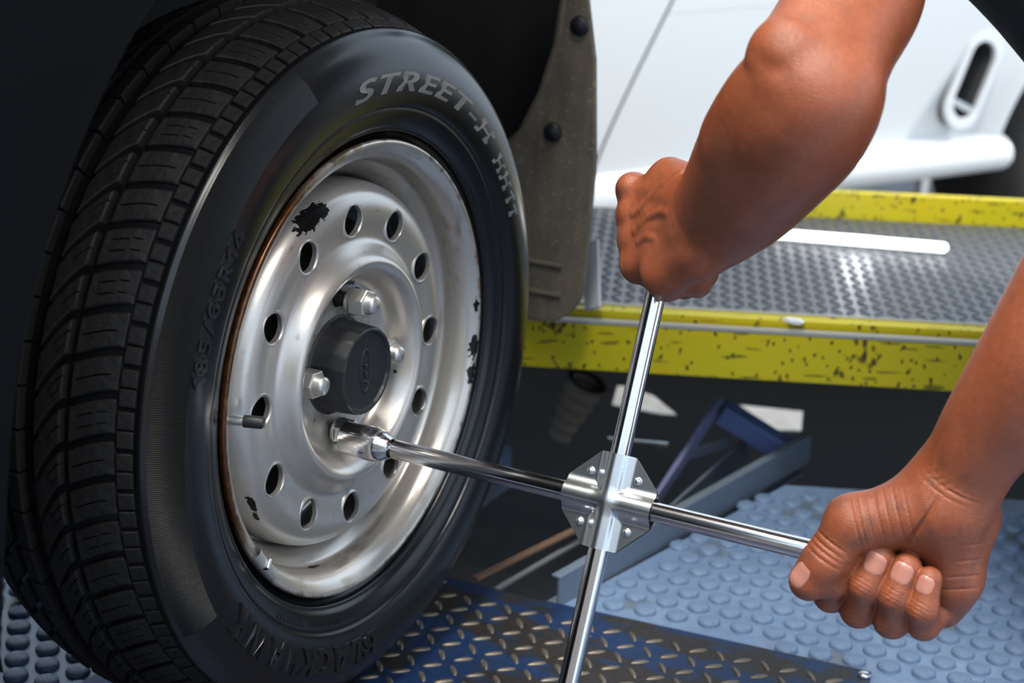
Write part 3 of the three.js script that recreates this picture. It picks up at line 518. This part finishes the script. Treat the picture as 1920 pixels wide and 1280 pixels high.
  [[0, 0.0075, 0.4], [1, -0.0265, 0.1], [3, -0.0262, 0.7], [2, -0.0265, 0.2]].forEach(([k, x, spin]) => {
    const a = rad(studA[k]), g = new THREE.Group(); g.name = 'wheel_nut'; wheel.add(g); g.position.set(k === 0 ? -0.0175 : x, 0.0545 * Math.cos(a), 0.0545 * Math.sin(a)); g.rotation.x = spin;
    mesh('hexagon', nh, M.nut, g); mesh('seat', ns, M.nut, g); mesh('tip', nt, M.nut, g);
    mesh('stud', revolve([[-0.034, 0.0001], [-0.034, 0.0060], [0.0, 0.0060], [0.0, 0.0001]], 20), M.stud, g);
  });
  // valve and balance weight
  const va = rad(86.5), valve = new THREE.Group(); valve.name = 'valve'; wheel.add(valve); valve.position.set(-0.012, 0.1575 * Math.cos(va), 0.1575 * Math.sin(va)); valve.rotation.set(0, rad(18), 0);
  mesh('stem', bar([-0.03, 0, 0], [0.012, 0, 0], 0.0036), M.zinc, valve);
  const ridged = revolve([[0.010, 0.0001], [0.010, 0.0046], [0.0225, 0.0046], [0.0245, 0.0036], [0.0247, 0.0001]], 24); mesh('valve_cap', toCreasedNormals(ridged, 0.6), M.cap, valve);
  const wPts = []; for (let k = 0; k <= 12; k++) { const a = rad(lerp(122, 133, k / 12)); wPts.push(new THREE.Vector3(0.0005, 0.1775 * Math.cos(a), 0.1775 * Math.sin(a))); }
  const weight = mesh('balance_weight', new THREE.TubeGeometry(new THREE.CatmullRomCurve3(wPts), 24, 0.0050, 10), std({ color: rgb(0.42, 0.42, 0.40), metalness: 0.5, roughness: 0.45 }), wheel); weight.userData.label = 'clip-on balance weight on the rim edge';
  mesh('weight_clip', beam([0.0035, 0.1815 * Math.cos(rad(127.5)), 0.1815 * Math.sin(rad(127.5))], [0.0015, 0.1730 * Math.cos(rad(127.5)), 0.1730 * Math.sin(rad(127.5))], 0.010, 0.003, 0.001, [0, 0, 1]), M.zinc, weight);
}

// ---------------------------------------------------------------- four way wheel wrench
const XC = [0.22, 0.2351, 0.012], RV = [0, 0.9067, -0.4218], RN = [0, 0.4218, 0.9067], RR = 0.0076;
const wrench = thing('cross_wrench', 'chromed four-way cross wrench fitted on the lowest wheel nut', 'wrench', XC);
{
  const along = (s) => RV.map((q) => q * s);
  mesh('rod', bar([-0.186, 0, 0], [0, 0, 0], RR), M.chrome, wrench);
  mesh('rod', bar([0, 0, 0], [0.222, 0, 0], RR), M.chrome, wrench);
  mesh('rod', bar([0, 0, 0], along(0.236), RR), M.chrome, wrench);
  mesh('rod', bar([0, 0, 0], along(-0.215), RR), M.chrome, wrench);
  const sock = revolve([[-0.232, 0.0095], [-0.233, 0.0120], [-0.2315, 0.0134], [-0.2050, 0.0138], [-0.2030, 0.0136], [-0.1960, 0.0118], [-0.1905, 0.0086], [-0.1895, 0.0076]], 40); mesh('socket', toCreasedNormals(sock, 0.35), M.chrome, wrench);
  const sk2 = revolve([[0.215, 0.0076], [0.222, 0.0105], [0.226, 0.0128], [0.252, 0.0128], [0.253, 0.0118], [0.253, 0.009]], 40); mesh('socket', toCreasedNormals(sk2, 0.35), M.chrome, wrench);
  for (const sg of [-1]) { const g = sk2.clone(); const m = new THREE.Matrix4().makeBasis(V3(RV).multiplyScalar(sg), new THREE.Vector3(1, 0, 0), V3(RV).multiplyScalar(sg).cross(new THREE.Vector3(1, 0, 0))); g.applyMatrix4(m); if (sg < 0) g.translate(...along(0.04)); else g.translate(...along(0.035)); mesh('socket', g, M.chrome, wrench); }
  // pressed clamp plates
  const plateGeo = (side) => grid(144, 26, (u, v) => {
    const a = u * 2 * Math.PI, ca = Math.cos(a), sa = Math.sin(a), ax = Math.abs(ca), ay = Math.abs(sa), e = 0.0355;
    const rmax = Math.min(e / Math.max(ax, ay, 1e-6), 0.0490 / (ax + ay)), r = rmax * v, x = r * ca, y = r * sa;
    const tube = (d) => { const R0 = RR + 0.0016, q = Math.abs(d); return q < R0 * 0.8 ? Math.sqrt(R0 * R0 - q * q) : lerp(R0 * 0.6, 0.0, clamp((q - R0 * 0.8) / (R0 * 0.75), 0, 1) ** 0.75); };
    const h1 = tube(x), h2 = tube(y), k = 0.0022, flat = 0.0016;
    let h = Math.max(h1, h2); h = h + k * Math.exp(-Math.abs(h1 - h2) / 0.0025) * (Math.min(h1, h2) > 0.003 ? 1 : 0) * 0.5; h = Math.sqrt(h * h + flat * flat);
    return [x + RN[0] * h * side + RV[0] * y, RV[1] * y + RN[1] * h * side, RV[2] * y + RN[2] * h * side];
  });
  mesh('clamp_plate', plateGeo(1), M.zinc, wrench); mesh('clamp_plate', plateGeo(-1), M.zinc, wrench);
  for (const sx of [1, -1]) for (const sy of [1, -1]) {
    const q = [sx * 0.0190, RV[1] * sy * 0.0190 + RN[1] * 0.0015, RV[2] * sy * 0.0190 + RN[2] * 0.0015];
    const d = new THREE.SphereGeometry(0.0032, 20, 12); d.translate(...q); mesh('rivet', d, M.zinc, wrench);
  }
}

// ---------------------------------------------------------------- the mechanic: body as one field, meshed by surface nets

function Field() {
  const prims = [];                                                   // {a, b, r0, r1, k, g}: tapered bones; joined with a smooth minimum k inside groups, groups joined in order
  const groups = {}; const order = [];
  const F = {
    bone(g, a, b, r0, r1 = r0, k = 0.006) { if (!groups[g]) { groups[g] = { list: [], k: 0.006 }; order.push(g); } groups[g].list.push([a[0], a[1], a[2], b[0] - a[0], b[1] - a[1], b[2] - a[2], r0, r1 - r0, k, 1 / Math.max(1e-9, (b[0] - a[0]) ** 2 + (b[1] - a[1]) ** 2 + (b[2] - a[2]) ** 2)]); },
    chain(g, pts, k) { for (let i = 1; i < pts.length; i++) F.bone(g, pts[i - 1][0], pts[i][0], pts[i - 1][1], pts[i][1], k); },
    limb(g, pts, n) {                                                   // a chain through smoothly interpolated joints
      const c = new THREE.CatmullRomCurve3(pts.map((q) => V3(q[0])), false, 'centripetal'), r = new THREE.CatmullRomCurve3(pts.map((q, i) => new THREE.Vector3(i, q[1], 0)), false, 'catmullrom'), out = [];
      for (let i = 0; i <= n; i++) out.push([c.getPoint(i / n).toArray(), r.getPoint(i / n).y]); F.chain(g, out, 0.0025);
    },
    blend(g, k) { groups[g].k = k; },
    creases: [],
    crease(c, n, w, depth, radius) { F.creases.push([...c, ...V3(n).normalize().toArray(), w, depth, radius]); },
    d(x, y, z) {
      let D = 1e3;
      for (const name of order) {
        const G = groups[name]; let d = 1e3;
        for (const p of G.list) {
          const ax = x - p[0], ay = y - p[1], az = z - p[2]; let h = (ax * p[3] + ay * p[4] + az * p[5]) * p[9]; h = h < 0 ? 0 : h > 1 ? 1 : h;
          const ex = ax - p[3] * h, ey = ay - p[4] * h, ez = az - p[5] * h, e = Math.sqrt(ex * ex + ey * ey + ez * ez) - p[6] - p[7] * h, k = p[8];
          const q = Math.max(k - Math.abs(d - e), 0) / k; d = Math.min(d, e) - q * q * k * 0.25;
        }
        const k = G.k, q = Math.max(k - Math.abs(D - d), 0) / k; D = Math.min(D, d) - q * q * k * 0.25;
      }
      if (D < 0.01 && D > -0.01) for (const c of F.creases) {
        const ax = x - c[0], ay = y - c[1], az = z - c[2], l = ax * ax + ay * ay + az * az; if (l > c[8] * c[8]) continue;
        const t = (ax * c[3] + ay * c[4] + az * c[5]) / c[6]; if (t * t > 8) continue;
        D += c[7] * Math.exp(-t * t) * (1 - l / (c[8] * c[8]));
      }
      return D;
    },
  };
  return F;
}
// naive surface nets over a box, evaluated only in blocks near the surface
function nets(F, lo, hi, h, keep) {
  const n = [0, 1, 2].map((i) => Math.ceil((hi[i] - lo[i]) / h) + 1), [nx, ny, nz] = n, f = new Float32Array(nx * ny * nz), B = 6;
  for (let bx = 0; bx < nx; bx += B) for (let by = 0; by < ny; by += B) for (let bz = 0; bz < nz; bz += B) {
    const c = F.d(lo[0] + (bx + B / 2) * h, lo[1] + (by + B / 2) * h, lo[2] + (bz + B / 2) * h), near = Math.abs(c) < B * h * 1.0 + 0.004;
    for (let i = bx; i < Math.min(bx + B, nx); i++) for (let j = by; j < Math.min(by + B, ny); j++) for (let k = bz; k < Math.min(bz + B, nz); k++)
      f[(i * ny + j) * nz + k] = near ? F.d(lo[0] + i * h, lo[1] + j * h, lo[2] + k * h) : c;
  }
  const id = new Int32Array(nx * ny * nz).fill(-1), pos = [], idx = [], at = (i, j, k) => (i * ny + j) * nz + k;
  const E = [[0, 1], [0, 2], [0, 4], [1, 3], [1, 5], [2, 3], [2, 6], [3, 7], [4, 5], [4, 6], [5, 7], [6, 7]];
  for (let i = 0; i < nx - 1; i++) for (let j = 0; j < ny - 1; j++) for (let k = 0; k < nz - 1; k++) {
    const v = [f[at(i, j, k)], f[at(i + 1, j, k)], f[at(i, j + 1, k)], f[at(i + 1, j + 1, k)], f[at(i, j, k + 1)], f[at(i + 1, j, k + 1)], f[at(i, j + 1, k + 1)], f[at(i + 1, j + 1, k + 1)]];
    let m = 0; for (let q = 0; q < 8; q++) if (v[q] < 0) m++; if (m === 0 || m === 8) continue;
    let x = 0, y = 0, z = 0, c = 0;
    for (const [a, b] of E) if ((v[a] < 0) !== (v[b] < 0)) { const t = v[a] / (v[a] - v[b]); x += lerp(a & 1, b & 1, t); y += lerp((a >> 1) & 1, (b >> 1) & 1, t); z += lerp((a >> 2) & 1, (b >> 2) & 1, t); c++; }
    const p = [lo[0] + (i + x / c) * h, lo[1] + (j + y / c) * h, lo[2] + (k + z / c) * h]; if (keep && !keep(p)) continue;
    id[at(i, j, k)] = pos.length / 3; pos.push(...p);
  }
  const quad = (a, b, c, d, flip) => { if (a < 0 || b < 0 || c < 0 || d < 0) return; if (flip) idx.push(a, c, b, a, d, c); else idx.push(a, b, c, a, c, d); };
  for (let i = 1; i < nx - 1; i++) for (let j = 1; j < ny - 1; j++) for (let k = 1; k < nz - 1; k++) {
    const s = f[at(i, j, k)] < 0;
    if (s !== f[at(i + 1, j, k)] < 0) quad(id[at(i, j - 1, k - 1)], id[at(i, j, k - 1)], id[at(i, j, k)], id[at(i, j - 1, k)], !s);
    if (s !== f[at(i, j + 1, k)] < 0) quad(id[at(i - 1, j, k - 1)], id[at(i - 1, j, k)], id[at(i, j, k)], id[at(i, j, k - 1)], !s);
    if (s !== f[at(i, j, k + 1)] < 0) quad(id[at(i - 1, j - 1, k)], id[at(i, j - 1, k)], id[at(i, j, k)], id[at(i - 1, j, k)], !s);
  }
  const nor = [], e = h * 0.6;
  for (let q = 0; q < pos.length; q += 3) { const x = pos[q], y = pos[q + 1], z = pos[q + 2], g = [F.d(x + e, y, z) - F.d(x - e, y, z), F.d(x, y + e, z) - F.d(x, y - e, z), F.d(x, y, z + e) - F.d(x, y, z - e)], l = Math.hypot(...g) || 1; nor.push(g[0] / l, g[1] / l, g[2] / l); }
  const G = new THREE.BufferGeometry(); G.setAttribute('position', new THREE.Float32BufferAttribute(pos, 3)); G.setAttribute('normal', new THREE.Float32BufferAttribute(nor, 3)); G.setIndex(idx); return G;
}
const skin = Field();
const hi = (a, b, s) => [XC[0] + a, XC[1] + RN[1] * b + RV[1] * s, XC[2] + RN[2] * b + RV[2] * s];          // frame of the upper grip: across, towards the viewer, along the rod
const lo = (x, t, u) => [x, XC[1] + 0.447 * t + 0.895 * u, XC[2] + 0.895 * t - 0.447 * u];                    // frame of the lower grip: along the rod, towards the viewer, up
// upper arm and forearm that hold the upright rod
{
  const g = 'armA';
  skin.chain(g, [[[0.3241, 0.7435, -0.2028], 0.055], [[0.3575, 0.6132, -0.0314], 0.0405], [[0.3648, 0.5663, 0.0432], 0.0365]], 0.014);
  skin.bone(g, [0.3597, 0.6021, -0.0101], [0.3452, 0.5858, 0.0615], 0.034, 0.0200, 0.022);
  skin.bone(g, [0.3709, 0.5571, 0.0436], [0.38, 0.5414, 0.027], 0.028, 0.0165, 0.014);
  skin.limb(g, [[[0.3619, 0.5584, 0.0478], 0.0420], [[0.3454, 0.5372, 0.035], 0.0475], [[0.3191, 0.5059, 0.0073], 0.0460], [[0.2964, 0.4761, -0.0168], 0.0415], [[0.2795, 0.4558, -0.0298], 0.0365], [[0.2641, 0.4391, -0.039], 0.0315], [hi(0.046, 0.052, 0.208), 0.0275]], 24);
  skin.bone(g, [0.3596, 0.5415, 0.0617], [0.2999, 0.4733, 0.0028], 0.0195, 0.0170, 0.016);
  skin.bone(g, [0.3429, 0.5741, 0.0638], [0.3078, 0.5196, 0.0319], 0.0150, 0.0150, 0.022);
  skin.crease([0.3385, 0.5812, 0.0992], [0.35, 1, 0], 0.006, 0.0016, 0.026);
}
{ // upper fist
  const p = 'palmA', S = [0.1740, 0.1925, 0.2105, 0.2300], A0 = [-0.0135, -0.0205, -0.0265, -0.0320], Rm = [0.0128, 0.0128, 0.0122, 0.0118];
  S.forEach((s, i) => {
    const m = hi(A0[i], 0.010 - 0.001 * i, s);
    skin.bone(p, hi(0.046, 0.054, 0.188 + 0.010 * i), m, 0.0155, Rm[i], 0.014);
    skin.chain('fA' + i, [[m, Rm[i]], [hi(A0[i] * 0.6 - 0.005, -0.026, s - 0.002), 0.0108], [hi(0.008, -0.033, s - 0.003), 0.0100], [hi(0.024, -0.016, s - 0.003), 0.0092], [hi(0.022, -0.004, s - 0.002), 0.0080]], 0.004);
    skin.blend('fA' + i, 0.004);
    skin.bone(p, hi(A0[i] - 0.0018, 0.014 - 0.001 * i, s), hi(A0[i], 0.016, s), 0.0116, 0.0106, 0.0045);   // knuckle
    skin.bone(p, hi(0.030, 0.062, 0.192 + 0.008 * i), hi(A0[i] + 0.006, 0.0215 - 0.001 * i, s), 0.0032, 0.0036, 0.005);           // tendon
  });
  skin.bone(p, hi(0.036, 0.044, 0.226), hi(0.000, 0.024, 0.2400), 0.0200, 0.0150, 0.014);
  skin.chain('thumbA', [[hi(0.042, 0.046, 0.184), 0.0190], [hi(0.016, 0.032, 0.170), 0.0160], [hi(0.010, 0.010, 0.166), 0.0125], [hi(0.026, -0.004, 0.174), 0.0105], [hi(0.033, -0.006, 0.180), 0.0088]], 0.010);
  skin.blend('thumbA', 0.008);
}
{ // veins and skin folds on the back of the upper hand, laid on its surface
  const on = (a, s) => { let b = 0.11; for (let k = 0; k < 80; k++) { const e = skin.d(...hi(a, b, s)); if (e < 0.0001) break; b -= e * 0.7; } return hi(a, b - 0.0019, s); };
  const paths = [[[0.020, 0.238], [0.008, 0.230], [-0.004, 0.219], [-0.012, 0.212], [-0.019, 0.208]], [[0.022, 0.207], [0.010, 0.209], [-0.001, 0.206], [-0.009, 0.201], [-0.014, 0.196]], [[-0.004, 0.219], [-0.006, 0.211], [-0.009, 0.201]], [[0.010, 0.190], [0.000, 0.192], [-0.008, 0.188]]].map((q) => q.map(([a, s]) => on(a, s)));
  const folds = [[-0.019, 0.231], [-0.016, 0.212], [-0.010, 0.194], [-0.004, 0.176]].map(([a, s]) => on(a, s));
  for (const q of paths) for (let i = 1; i < q.length; i++) skin.bone('veinA', q[i - 1], q[i], 0.0019, 0.0019, 0.001);
  skin.blend('veinA', 0.0036);
  for (const c of folds) for (const k of [-1, 0, 1]) skin.crease([c[0] + 0.0026 * k, c[1], c[2]], [1, 0.1, -0.1 * k], 0.0006, 0.0004, 0.009);
}
// forearm that comes in beside the viewer and the fist on the level rod
{
  const g = 'armB';
  skin.chain(g, [[[0.5203, 0.6457, -0.1966], 0.055], [[0.5378, 0.4695, -0.0046], 0.043]], 0.01);
  skin.limb(g, [[[0.5378, 0.4695, -0.0046], 0.0440], [[0.5108, 0.3998, 0.0072], 0.0400], [[0.4842, 0.3467, 0.0063], 0.0320], [[0.4658, 0.3047, 0.005], 0.0262]], 20);
  skin.bone(g, [0.4729, 0.3049, 0.0012], [0.4641, 0.2931, 0.0057], 0.0190, 0.0215, 0.016);
  skin.bone(g, [0.4585, 0.3071, 0.0055], [0.4517, 0.294, 0.0107], 0.0190, 0.0190, 0.016);
  skin.blend(g, 0.012);
  const p = 'palmB';
  skin.bone(p, [0.4162, 0.2703, 0.0257], [0.4535, 0.2861, 0.0141], 0.0185, 0.0265, 0.016);
  skin.bone(p, [0.4623, 0.2811, 0.009], [0.4714, 0.2358, 0.0052], 0.0240, 0.0185, 0.016);
  skin.bone(p, [0.4714, 0.2358, 0.0052], [0.4657, 0.2099, 0.0004], 0.0180, 0.0135, 0.010);
  skin.blend(p, 0.016);
  const Xt = [0.4050, 0.4287, 0.4470, 0.4630], Xp = [0.3960, 0.4165, 0.4400, 0.4610], U = [0.000, 0.0025, 0.0005, -0.0035], Rf = [0.0112, 0.0116, 0.0116, 0.0100], low = [-0.026, -0.0312, -0.0325, -0.0300];
  Xt.forEach((x, i) => {
    const m = lo(Xp[i] + 0.010, -0.026, -0.004), q = (f) => lerp(x, Xp[i], f);
    skin.bone(p, lo(0.462 + 0.004 * i, -0.006, 0.046), m, 0.0175, 0.0125, 0.014);
    skin.chain('fB' + i, [[m, 0.0125], [lo(Xp[i], 0.004, low[i]), Rf[i] + 0.0004], [lo(q(0.5), 0.0235, -0.0165 + U[i]), Rf[i]], [lo(x, 0.0275, 0.0035 + U[i]), Rf[i] - 0.0016]], 0.0045);
    skin.blend('fB' + i, 0.0016);
    for (const e of [-1.6, -0.5, 0.6, 1.7]) skin.crease(lo(q(0.5), 0.0235 + 0.009, -0.0175 + U[i] + e * 0.0026), [0.3, 0.895, -0.447], 0.0005, 0.00033, 0.011);
    for (const e of [-1.5, -0.5, 0.5, 1.5]) skin.crease(lo(Xp[i], 0.0155, low[i] - 0.003 + e * 0.0028), [0.1, 0.895, -0.447], 0.0005, 0.00033, 0.011);
  });
  skin.chain('thumbB', [[[0.4396, 0.2857, 0.0216], 0.0200], [[0.4079, 0.2746, 0.0357], 0.0168], [[0.3973, 0.2501, 0.0437], 0.0138], [[0.3858, 0.2317, 0.0523], 0.0112]], 0.010);
  skin.bone('thumbB', [0.3934, 0.2439, 0.0482], [0.3878, 0.2322, 0.0486], 0.0128, 0.0124, 0.008);
  skin.blend('thumbB', 0.006);
  const TN = V3([0.3858, 0.2317, 0.0523]).sub(V3([0.4055, 0.2738, 0.0372])).toArray();
  for (const c of [[0.3966, 0.2622, 0.0561], [0.396, 0.2588, 0.0578], [0.3952, 0.2548, 0.0598], [0.398, 0.2662, 0.0538]]) skin.crease(c, TN, 0.0008, 0.0009, 0.016);
  const HN = V3([0.4565, 0.2952, 0.0353]).sub(V3([0.4191, 0.2824, 0.0482])).toArray();
  for (const [c, q, r] of [[[0.4153, 0.2812, 0.0543], 0.0011, 0.024], [[0.4175, 0.2846, 0.0518], 0.0012, 0.026], [[0.4216, 0.287, 0.0486], 0.0008, 0.022], [[0.4269, 0.2885, 0.0453], 0.0009, 0.024], [[0.4323, 0.2893, 0.0421], 0.0007, 0.020], [[0.4386, 0.2885, 0.039], 0.0008, 0.022], [[0.4456, 0.287, 0.0359], 0.0008, 0.022]]) skin.crease(c, HN, 0.0007, q * 0.7, r);
  const FN = V3([0.4654, 0.2806, 0.0363]).sub(V3([0.4452, 0.2906, 0.0431])).toArray(); skin.crease([0.4535, 0.2834, 0.0427], FN, 0.0016, 0.0020, 0.030);
  for (const c of [[0.4806, 0.268, 0.0152], [0.4834, 0.2581, 0.0176], [0.4834, 0.2481, 0.0215], [0.4812, 0.2398, 0.026]]) skin.crease(c, [0.25, -0.85, 0.3], 0.0008, 0.0008, 0.018);
  for (const c of [[0.4636, 0.3138, 0.0302], [0.4654, 0.3171, 0.0279], [0.4709, 0.3107, 0.0275], [0.462, 0.3095, 0.0327]]) skin.crease(c, V3([0.4842, 0.3467, 0.0063]).sub(V3([0.4658, 0.3047, 0.005])).toArray(), 0.0007, 0.0005, 0.022);
}
// torso, neck and head, legs: out of the frame, carrying the arms
const TOP = [0.4123, 0.7309, -0.3286], HIP = [0.6628, 0.4328, -0.5242], NECK = [0.363, 0.7961, -0.2681], HEAD = [0.3317, 0.8388, -0.2083];
skin.chain('torso', [[[0.3215, 0.7435, -0.2254], 0.062], [TOP, 0.10], [[0.5175, 0.6439, -0.2183], 0.062]], 0.05);
skin.bone('torso', TOP, HIP, 0.125, 0.135, 0.05); skin.chain('torso', [[TOP, 0.07], [NECK, 0.056], [HEAD, 0.06]], 0.03);
skin.blend('torso', 0.03);
{ // head: skull, jaw, nose, ears, brows
  const H = V3(HEAD), fw = V3(XC).sub(H).normalize(), up = new THREE.Vector3(0, 1, 0).addScaledVector(fw, -fw.y).normalize(), rt = fw.clone().cross(up), q = (f, u, r) => H.clone().addScaledVector(fw, f).addScaledVector(up, u).addScaledVector(rt, r).toArray();
  skin.bone('head', q(-0.02, 0.05, 0), q(0.015, 0.045, 0), 0.088, 0.080, 0.03); skin.bone('head', q(0.035, -0.02, 0), q(0.055, -0.075, 0), 0.058, 0.030, 0.04);
  skin.bone('head', q(0.100, 0.035, 0), q(0.112, 0.005, 0), 0.009, 0.015, 0.014); for (const s of [-1, 1]) { skin.bone('head', q(0.0, 0.04, 0.083 * s), q(-0.008, -0.005, 0.080 * s), 0.014, 0.010, 0.008); skin.bone('head', q(0.088, 0.055, 0.02 * s), q(0.078, 0.055, 0.045 * s), 0.010, 0.008, 0.012); }
  skin.bone('head', q(0.092, -0.035, -0.018), q(0.092, -0.035, 0.018), 0.009, 0.009, 0.008); skin.blend('head', 0.02);
  var headAt = q;
}
const person = thing('person', 'person in a dark shirt gripping the cross wrench with both hands', 'person', [HIP[0], -0.0045, HIP[2]]);
{
  const toLocal = (g) => g.translate(-HIP[0], 0.0045, -HIP[2]);
  const bb = (pts, m) => [[0, 1, 2].map((i) => Math.min(...pts.map((p) => p[i])) - m), [0, 1, 2].map((i) => Math.max(...pts.map((p) => p[i])) + m)];
  const Ap = [[0.3336, 0.6877, -0.1379], [0.3826, 0.5456, 0.0299], hi(-0.05, -0.05, 0.14), hi(0.06, 0.07, 0.26)], Bp = [[0.5218, 0.6126, -0.1723], [0.5378, 0.4695, -0.0046], [0.3785, 0.2334, 0.0651], [0.4742, 0.1813, -0.0132], lo(0.40, -0.05, -0.05), lo(0.47, 0.05, 0.06)];
  // the arms finely, the rest coarsely; both from one field, overlapping under the shirt
  const hA = bb([hi(-0.05, -0.05, 0.14), hi(0.055, 0.07, 0.26)], 0.012), hB = bb([[0.3785, 0.2334, 0.0651], [0.4767, 0.1848, -0.016], [0.4852, 0.2861, -0.0004], lo(0.40, -0.05, -0.05), lo(0.47, 0.045, 0.05)], 0.015);
  const inBox = (p, [a, b], m = 0.004) => p.every((v, i) => v > a[i] + m && v < b[i] - m), bA = bb(Ap, 0.06), bB = bb(Bp, 0.05), bodyPts = [[0.3215, 0.7435, -0.2254], TOP, HIP, HEAD, [0.5175, 0.6439, -0.2183]];
  const parts = [nets(skin, ...hA, 0.0012), nets(skin, ...hB, 0.0011), nets(skin, ...bA, 0.0023, (p) => !inBox(p, hA) && !inBox(p, hB)), nets(skin, ...bB, 0.0023, (p) => !inBox(p, hA) && !inBox(p, hB) && !inBox(p, bA)), nets(skin, ...bb(bodyPts, 0.2), 0.010, (p) => !inBox(p, bA, 0.012) && !inBox(p, bB, 0.012))];
  const all = mergeGeometries(parts), p = all.attributes.position, col = [], uv = [], c = new THREE.Color();
  for (let i = 0; i < p.count; i++) {
    const x = p.getX(i), y = p.getY(i), z = p.getZ(i), n = fbm(x * 16, y * 16, z * 16), f = noise(x * 160, y * 160, z * 160), gr = smooth(fbm(x * 45, y * 45, z * 45 + 5), 0.15, 0.7);
    c.setRGB(0.265 + 0.05 * n + 0.018 * f, 0.072 + 0.020 * n + 0.007 * f, 0.030 + 0.012 * n + 0.005 * f); const hand = x > 0.37 && y < 0.34 ? 1 : 0; c.lerp(rgb(0.10, 0.048, 0.034), gr * (0.25 + 0.2 * hand));
    col.push(c.r, c.g, c.b); uv.push(x * 14 + z * 9, y * 14 - z * 7);
  }
  all.setAttribute('color', new THREE.Float32BufferAttribute(col, 3)); all.setAttribute('uv', new THREE.Float32BufferAttribute(uv, 2));
  const pores = tex(512, 512, (u, v) => 0.5 + 0.28 * noise(u * 150, v * 150, 1) + 0.22 * noise(u * 60, v * 60, 2), { color: false });
  const skinMat = phy({ color: 0xffffff, vertexColors: true, roughness: 0.36, specularIntensity: 0.9, bumpMap: pores, bumpScale: 0.00035 });
  mesh('body', toLocal(all), skinMat, person);
  // fingernails follow the fingertips
  const nailMat = phy({ color: rgb(0.44, 0.19, 0.14), roughness: 0.28 });
  function nail(centre, along, out, len, wid) {
    const d = V3(along).normalize(), o = V3(out); o.addScaledVector(d, -o.dot(d)).normalize(); const s = d.clone().cross(o), C = V3(centre);
    const g = grid(14, 14, (u, v) => {
      const a = (u * 2 - 1), b = (v * 2 - 1), l = len / 2 * b, w = wid / 2 * a * Math.max(0.02, 1 - Math.abs(b) ** 3.2) ** 0.42, q = C.clone().addScaledVector(d, l).addScaledVector(s, w).addScaledVector(o, 0.03);
      for (let k = 0; k < 40; k++) { const e = skin.d(q.x, q.y, q.z); if (e < 0.0002) break; q.addScaledVector(o, -e * 0.8); }
      q.addScaledVector(o, 0.0007 * (1 - Math.max(a * a, b * b) ** 3) - 0.0004); return q.toArray();
    });
    mesh('fingernail', toLocal(g), nailMat, person);
  }
  const Xt = [0.4050, 0.4287, 0.4470, 0.4630], U = [0.000, 0.0025, 0.0005, -0.0035];
  [1, 2, 3].forEach((i) => nail(lo(Xt[i] - 0.0005, 0.0275, -0.0010 + U[i]), [0.25, 0.88, -0.42], [-0.05, 0.447, 0.895], i === 3 ? 0.0128 : 0.0152, i === 3 ? 0.0122 : 0.0150));
  const tA = V3([0.3947, 0.2456, 0.0469]), tB = V3([0.3844, 0.2306, 0.0534]); nail([0.3836, 0.235, 0.0522], tB.clone().sub(tA).toArray(), [0.12, 0.72, 0.68], 0.018, 0.0150);
  // clothing
  const shirt = Field(); shirt.chain('s', [[[0.3242, 0.7362, -0.2119], 0.074], [[0.3212, 0.7453, -0.2259], 0.082], [TOP, 0.125], [[0.5168, 0.6474, -0.2194], 0.085], [[0.5201, 0.6085, -0.1759], 0.074]], 0.05); shirt.bone('s', TOP, HIP, 0.142, 0.152, 0.05);
  const cloth = std({ color: rgb(0.012, 0.013, 0.018), roughness: 0.95, bumpMap: grime, bumpScale: 0.001 });
  const sh = nets(shirt, ...bb([[0.3175, 0.747, -0.2246], TOP, HIP, [0.5246, 0.6057, -0.2071]], 0.2), 0.009); sh.setAttribute('uv', new THREE.Float32BufferAttribute(new Float32Array(sh.attributes.position.count * 2).map((_, i) => sh.attributes.position.array[(i >> 1) * 3 + (i & 1)] * 6), 2)); mesh('shirt', toLocal(sh), cloth, person);
  const tr = Field(), fwd = [-0.6, 0, 0.35];
  for (const s of [-1, 1]) { const hp = [HIP[0] + 0.06 * s, HIP[1] - 0.02, HIP[2] + 0.09 * s], kn = [HIP[0] - 0.04 + 0.09 * s, HIP[1] * 0.52, HIP[2] + 0.04 + 0.16 * s], an = [HIP[0] + 0.06 + 0.09 * s, 0.09, HIP[2] + 0.18 * s]; tr.chain('l' + s, [[hp, 0.11], [kn, 0.075], [an, 0.058]], 0.03);
    const sg = new RoundedBoxGeometry(0.27, 0.085, 0.10, 4, 0.035).translate(an[0] - 0.06, 0.038, an[2]); mesh('shoe', toLocal(sg), M.dark, person); }
  tr.bone('l1', [HIP[0], HIP[1] - 0.0, HIP[2] - 0.06], [HIP[0], HIP[1] - 0.0, HIP[2] + 0.06], 0.135, 0.135, 0.04);
  mesh('trousers', toLocal(nets(tr, [HIP[0] - 0.35, 0.02, HIP[2] - 0.42], [HIP[0] + 0.35, HIP[1] + 0.2, HIP[2] + 0.42], 0.012)), std({ color: rgb(0.02, 0.025, 0.045), roughness: 0.95 }), person);
  const hair = Field(); hair.bone('h', headAt(-0.03, 0.06, 0), headAt(-0.005, 0.075, 0), 0.092, 0.082, 0.02); mesh('hair', toLocal(nets(hair, ...bb([HEAD], 0.2), 0.010)), M.dark, person);
}

renderer.render(scene, camera);
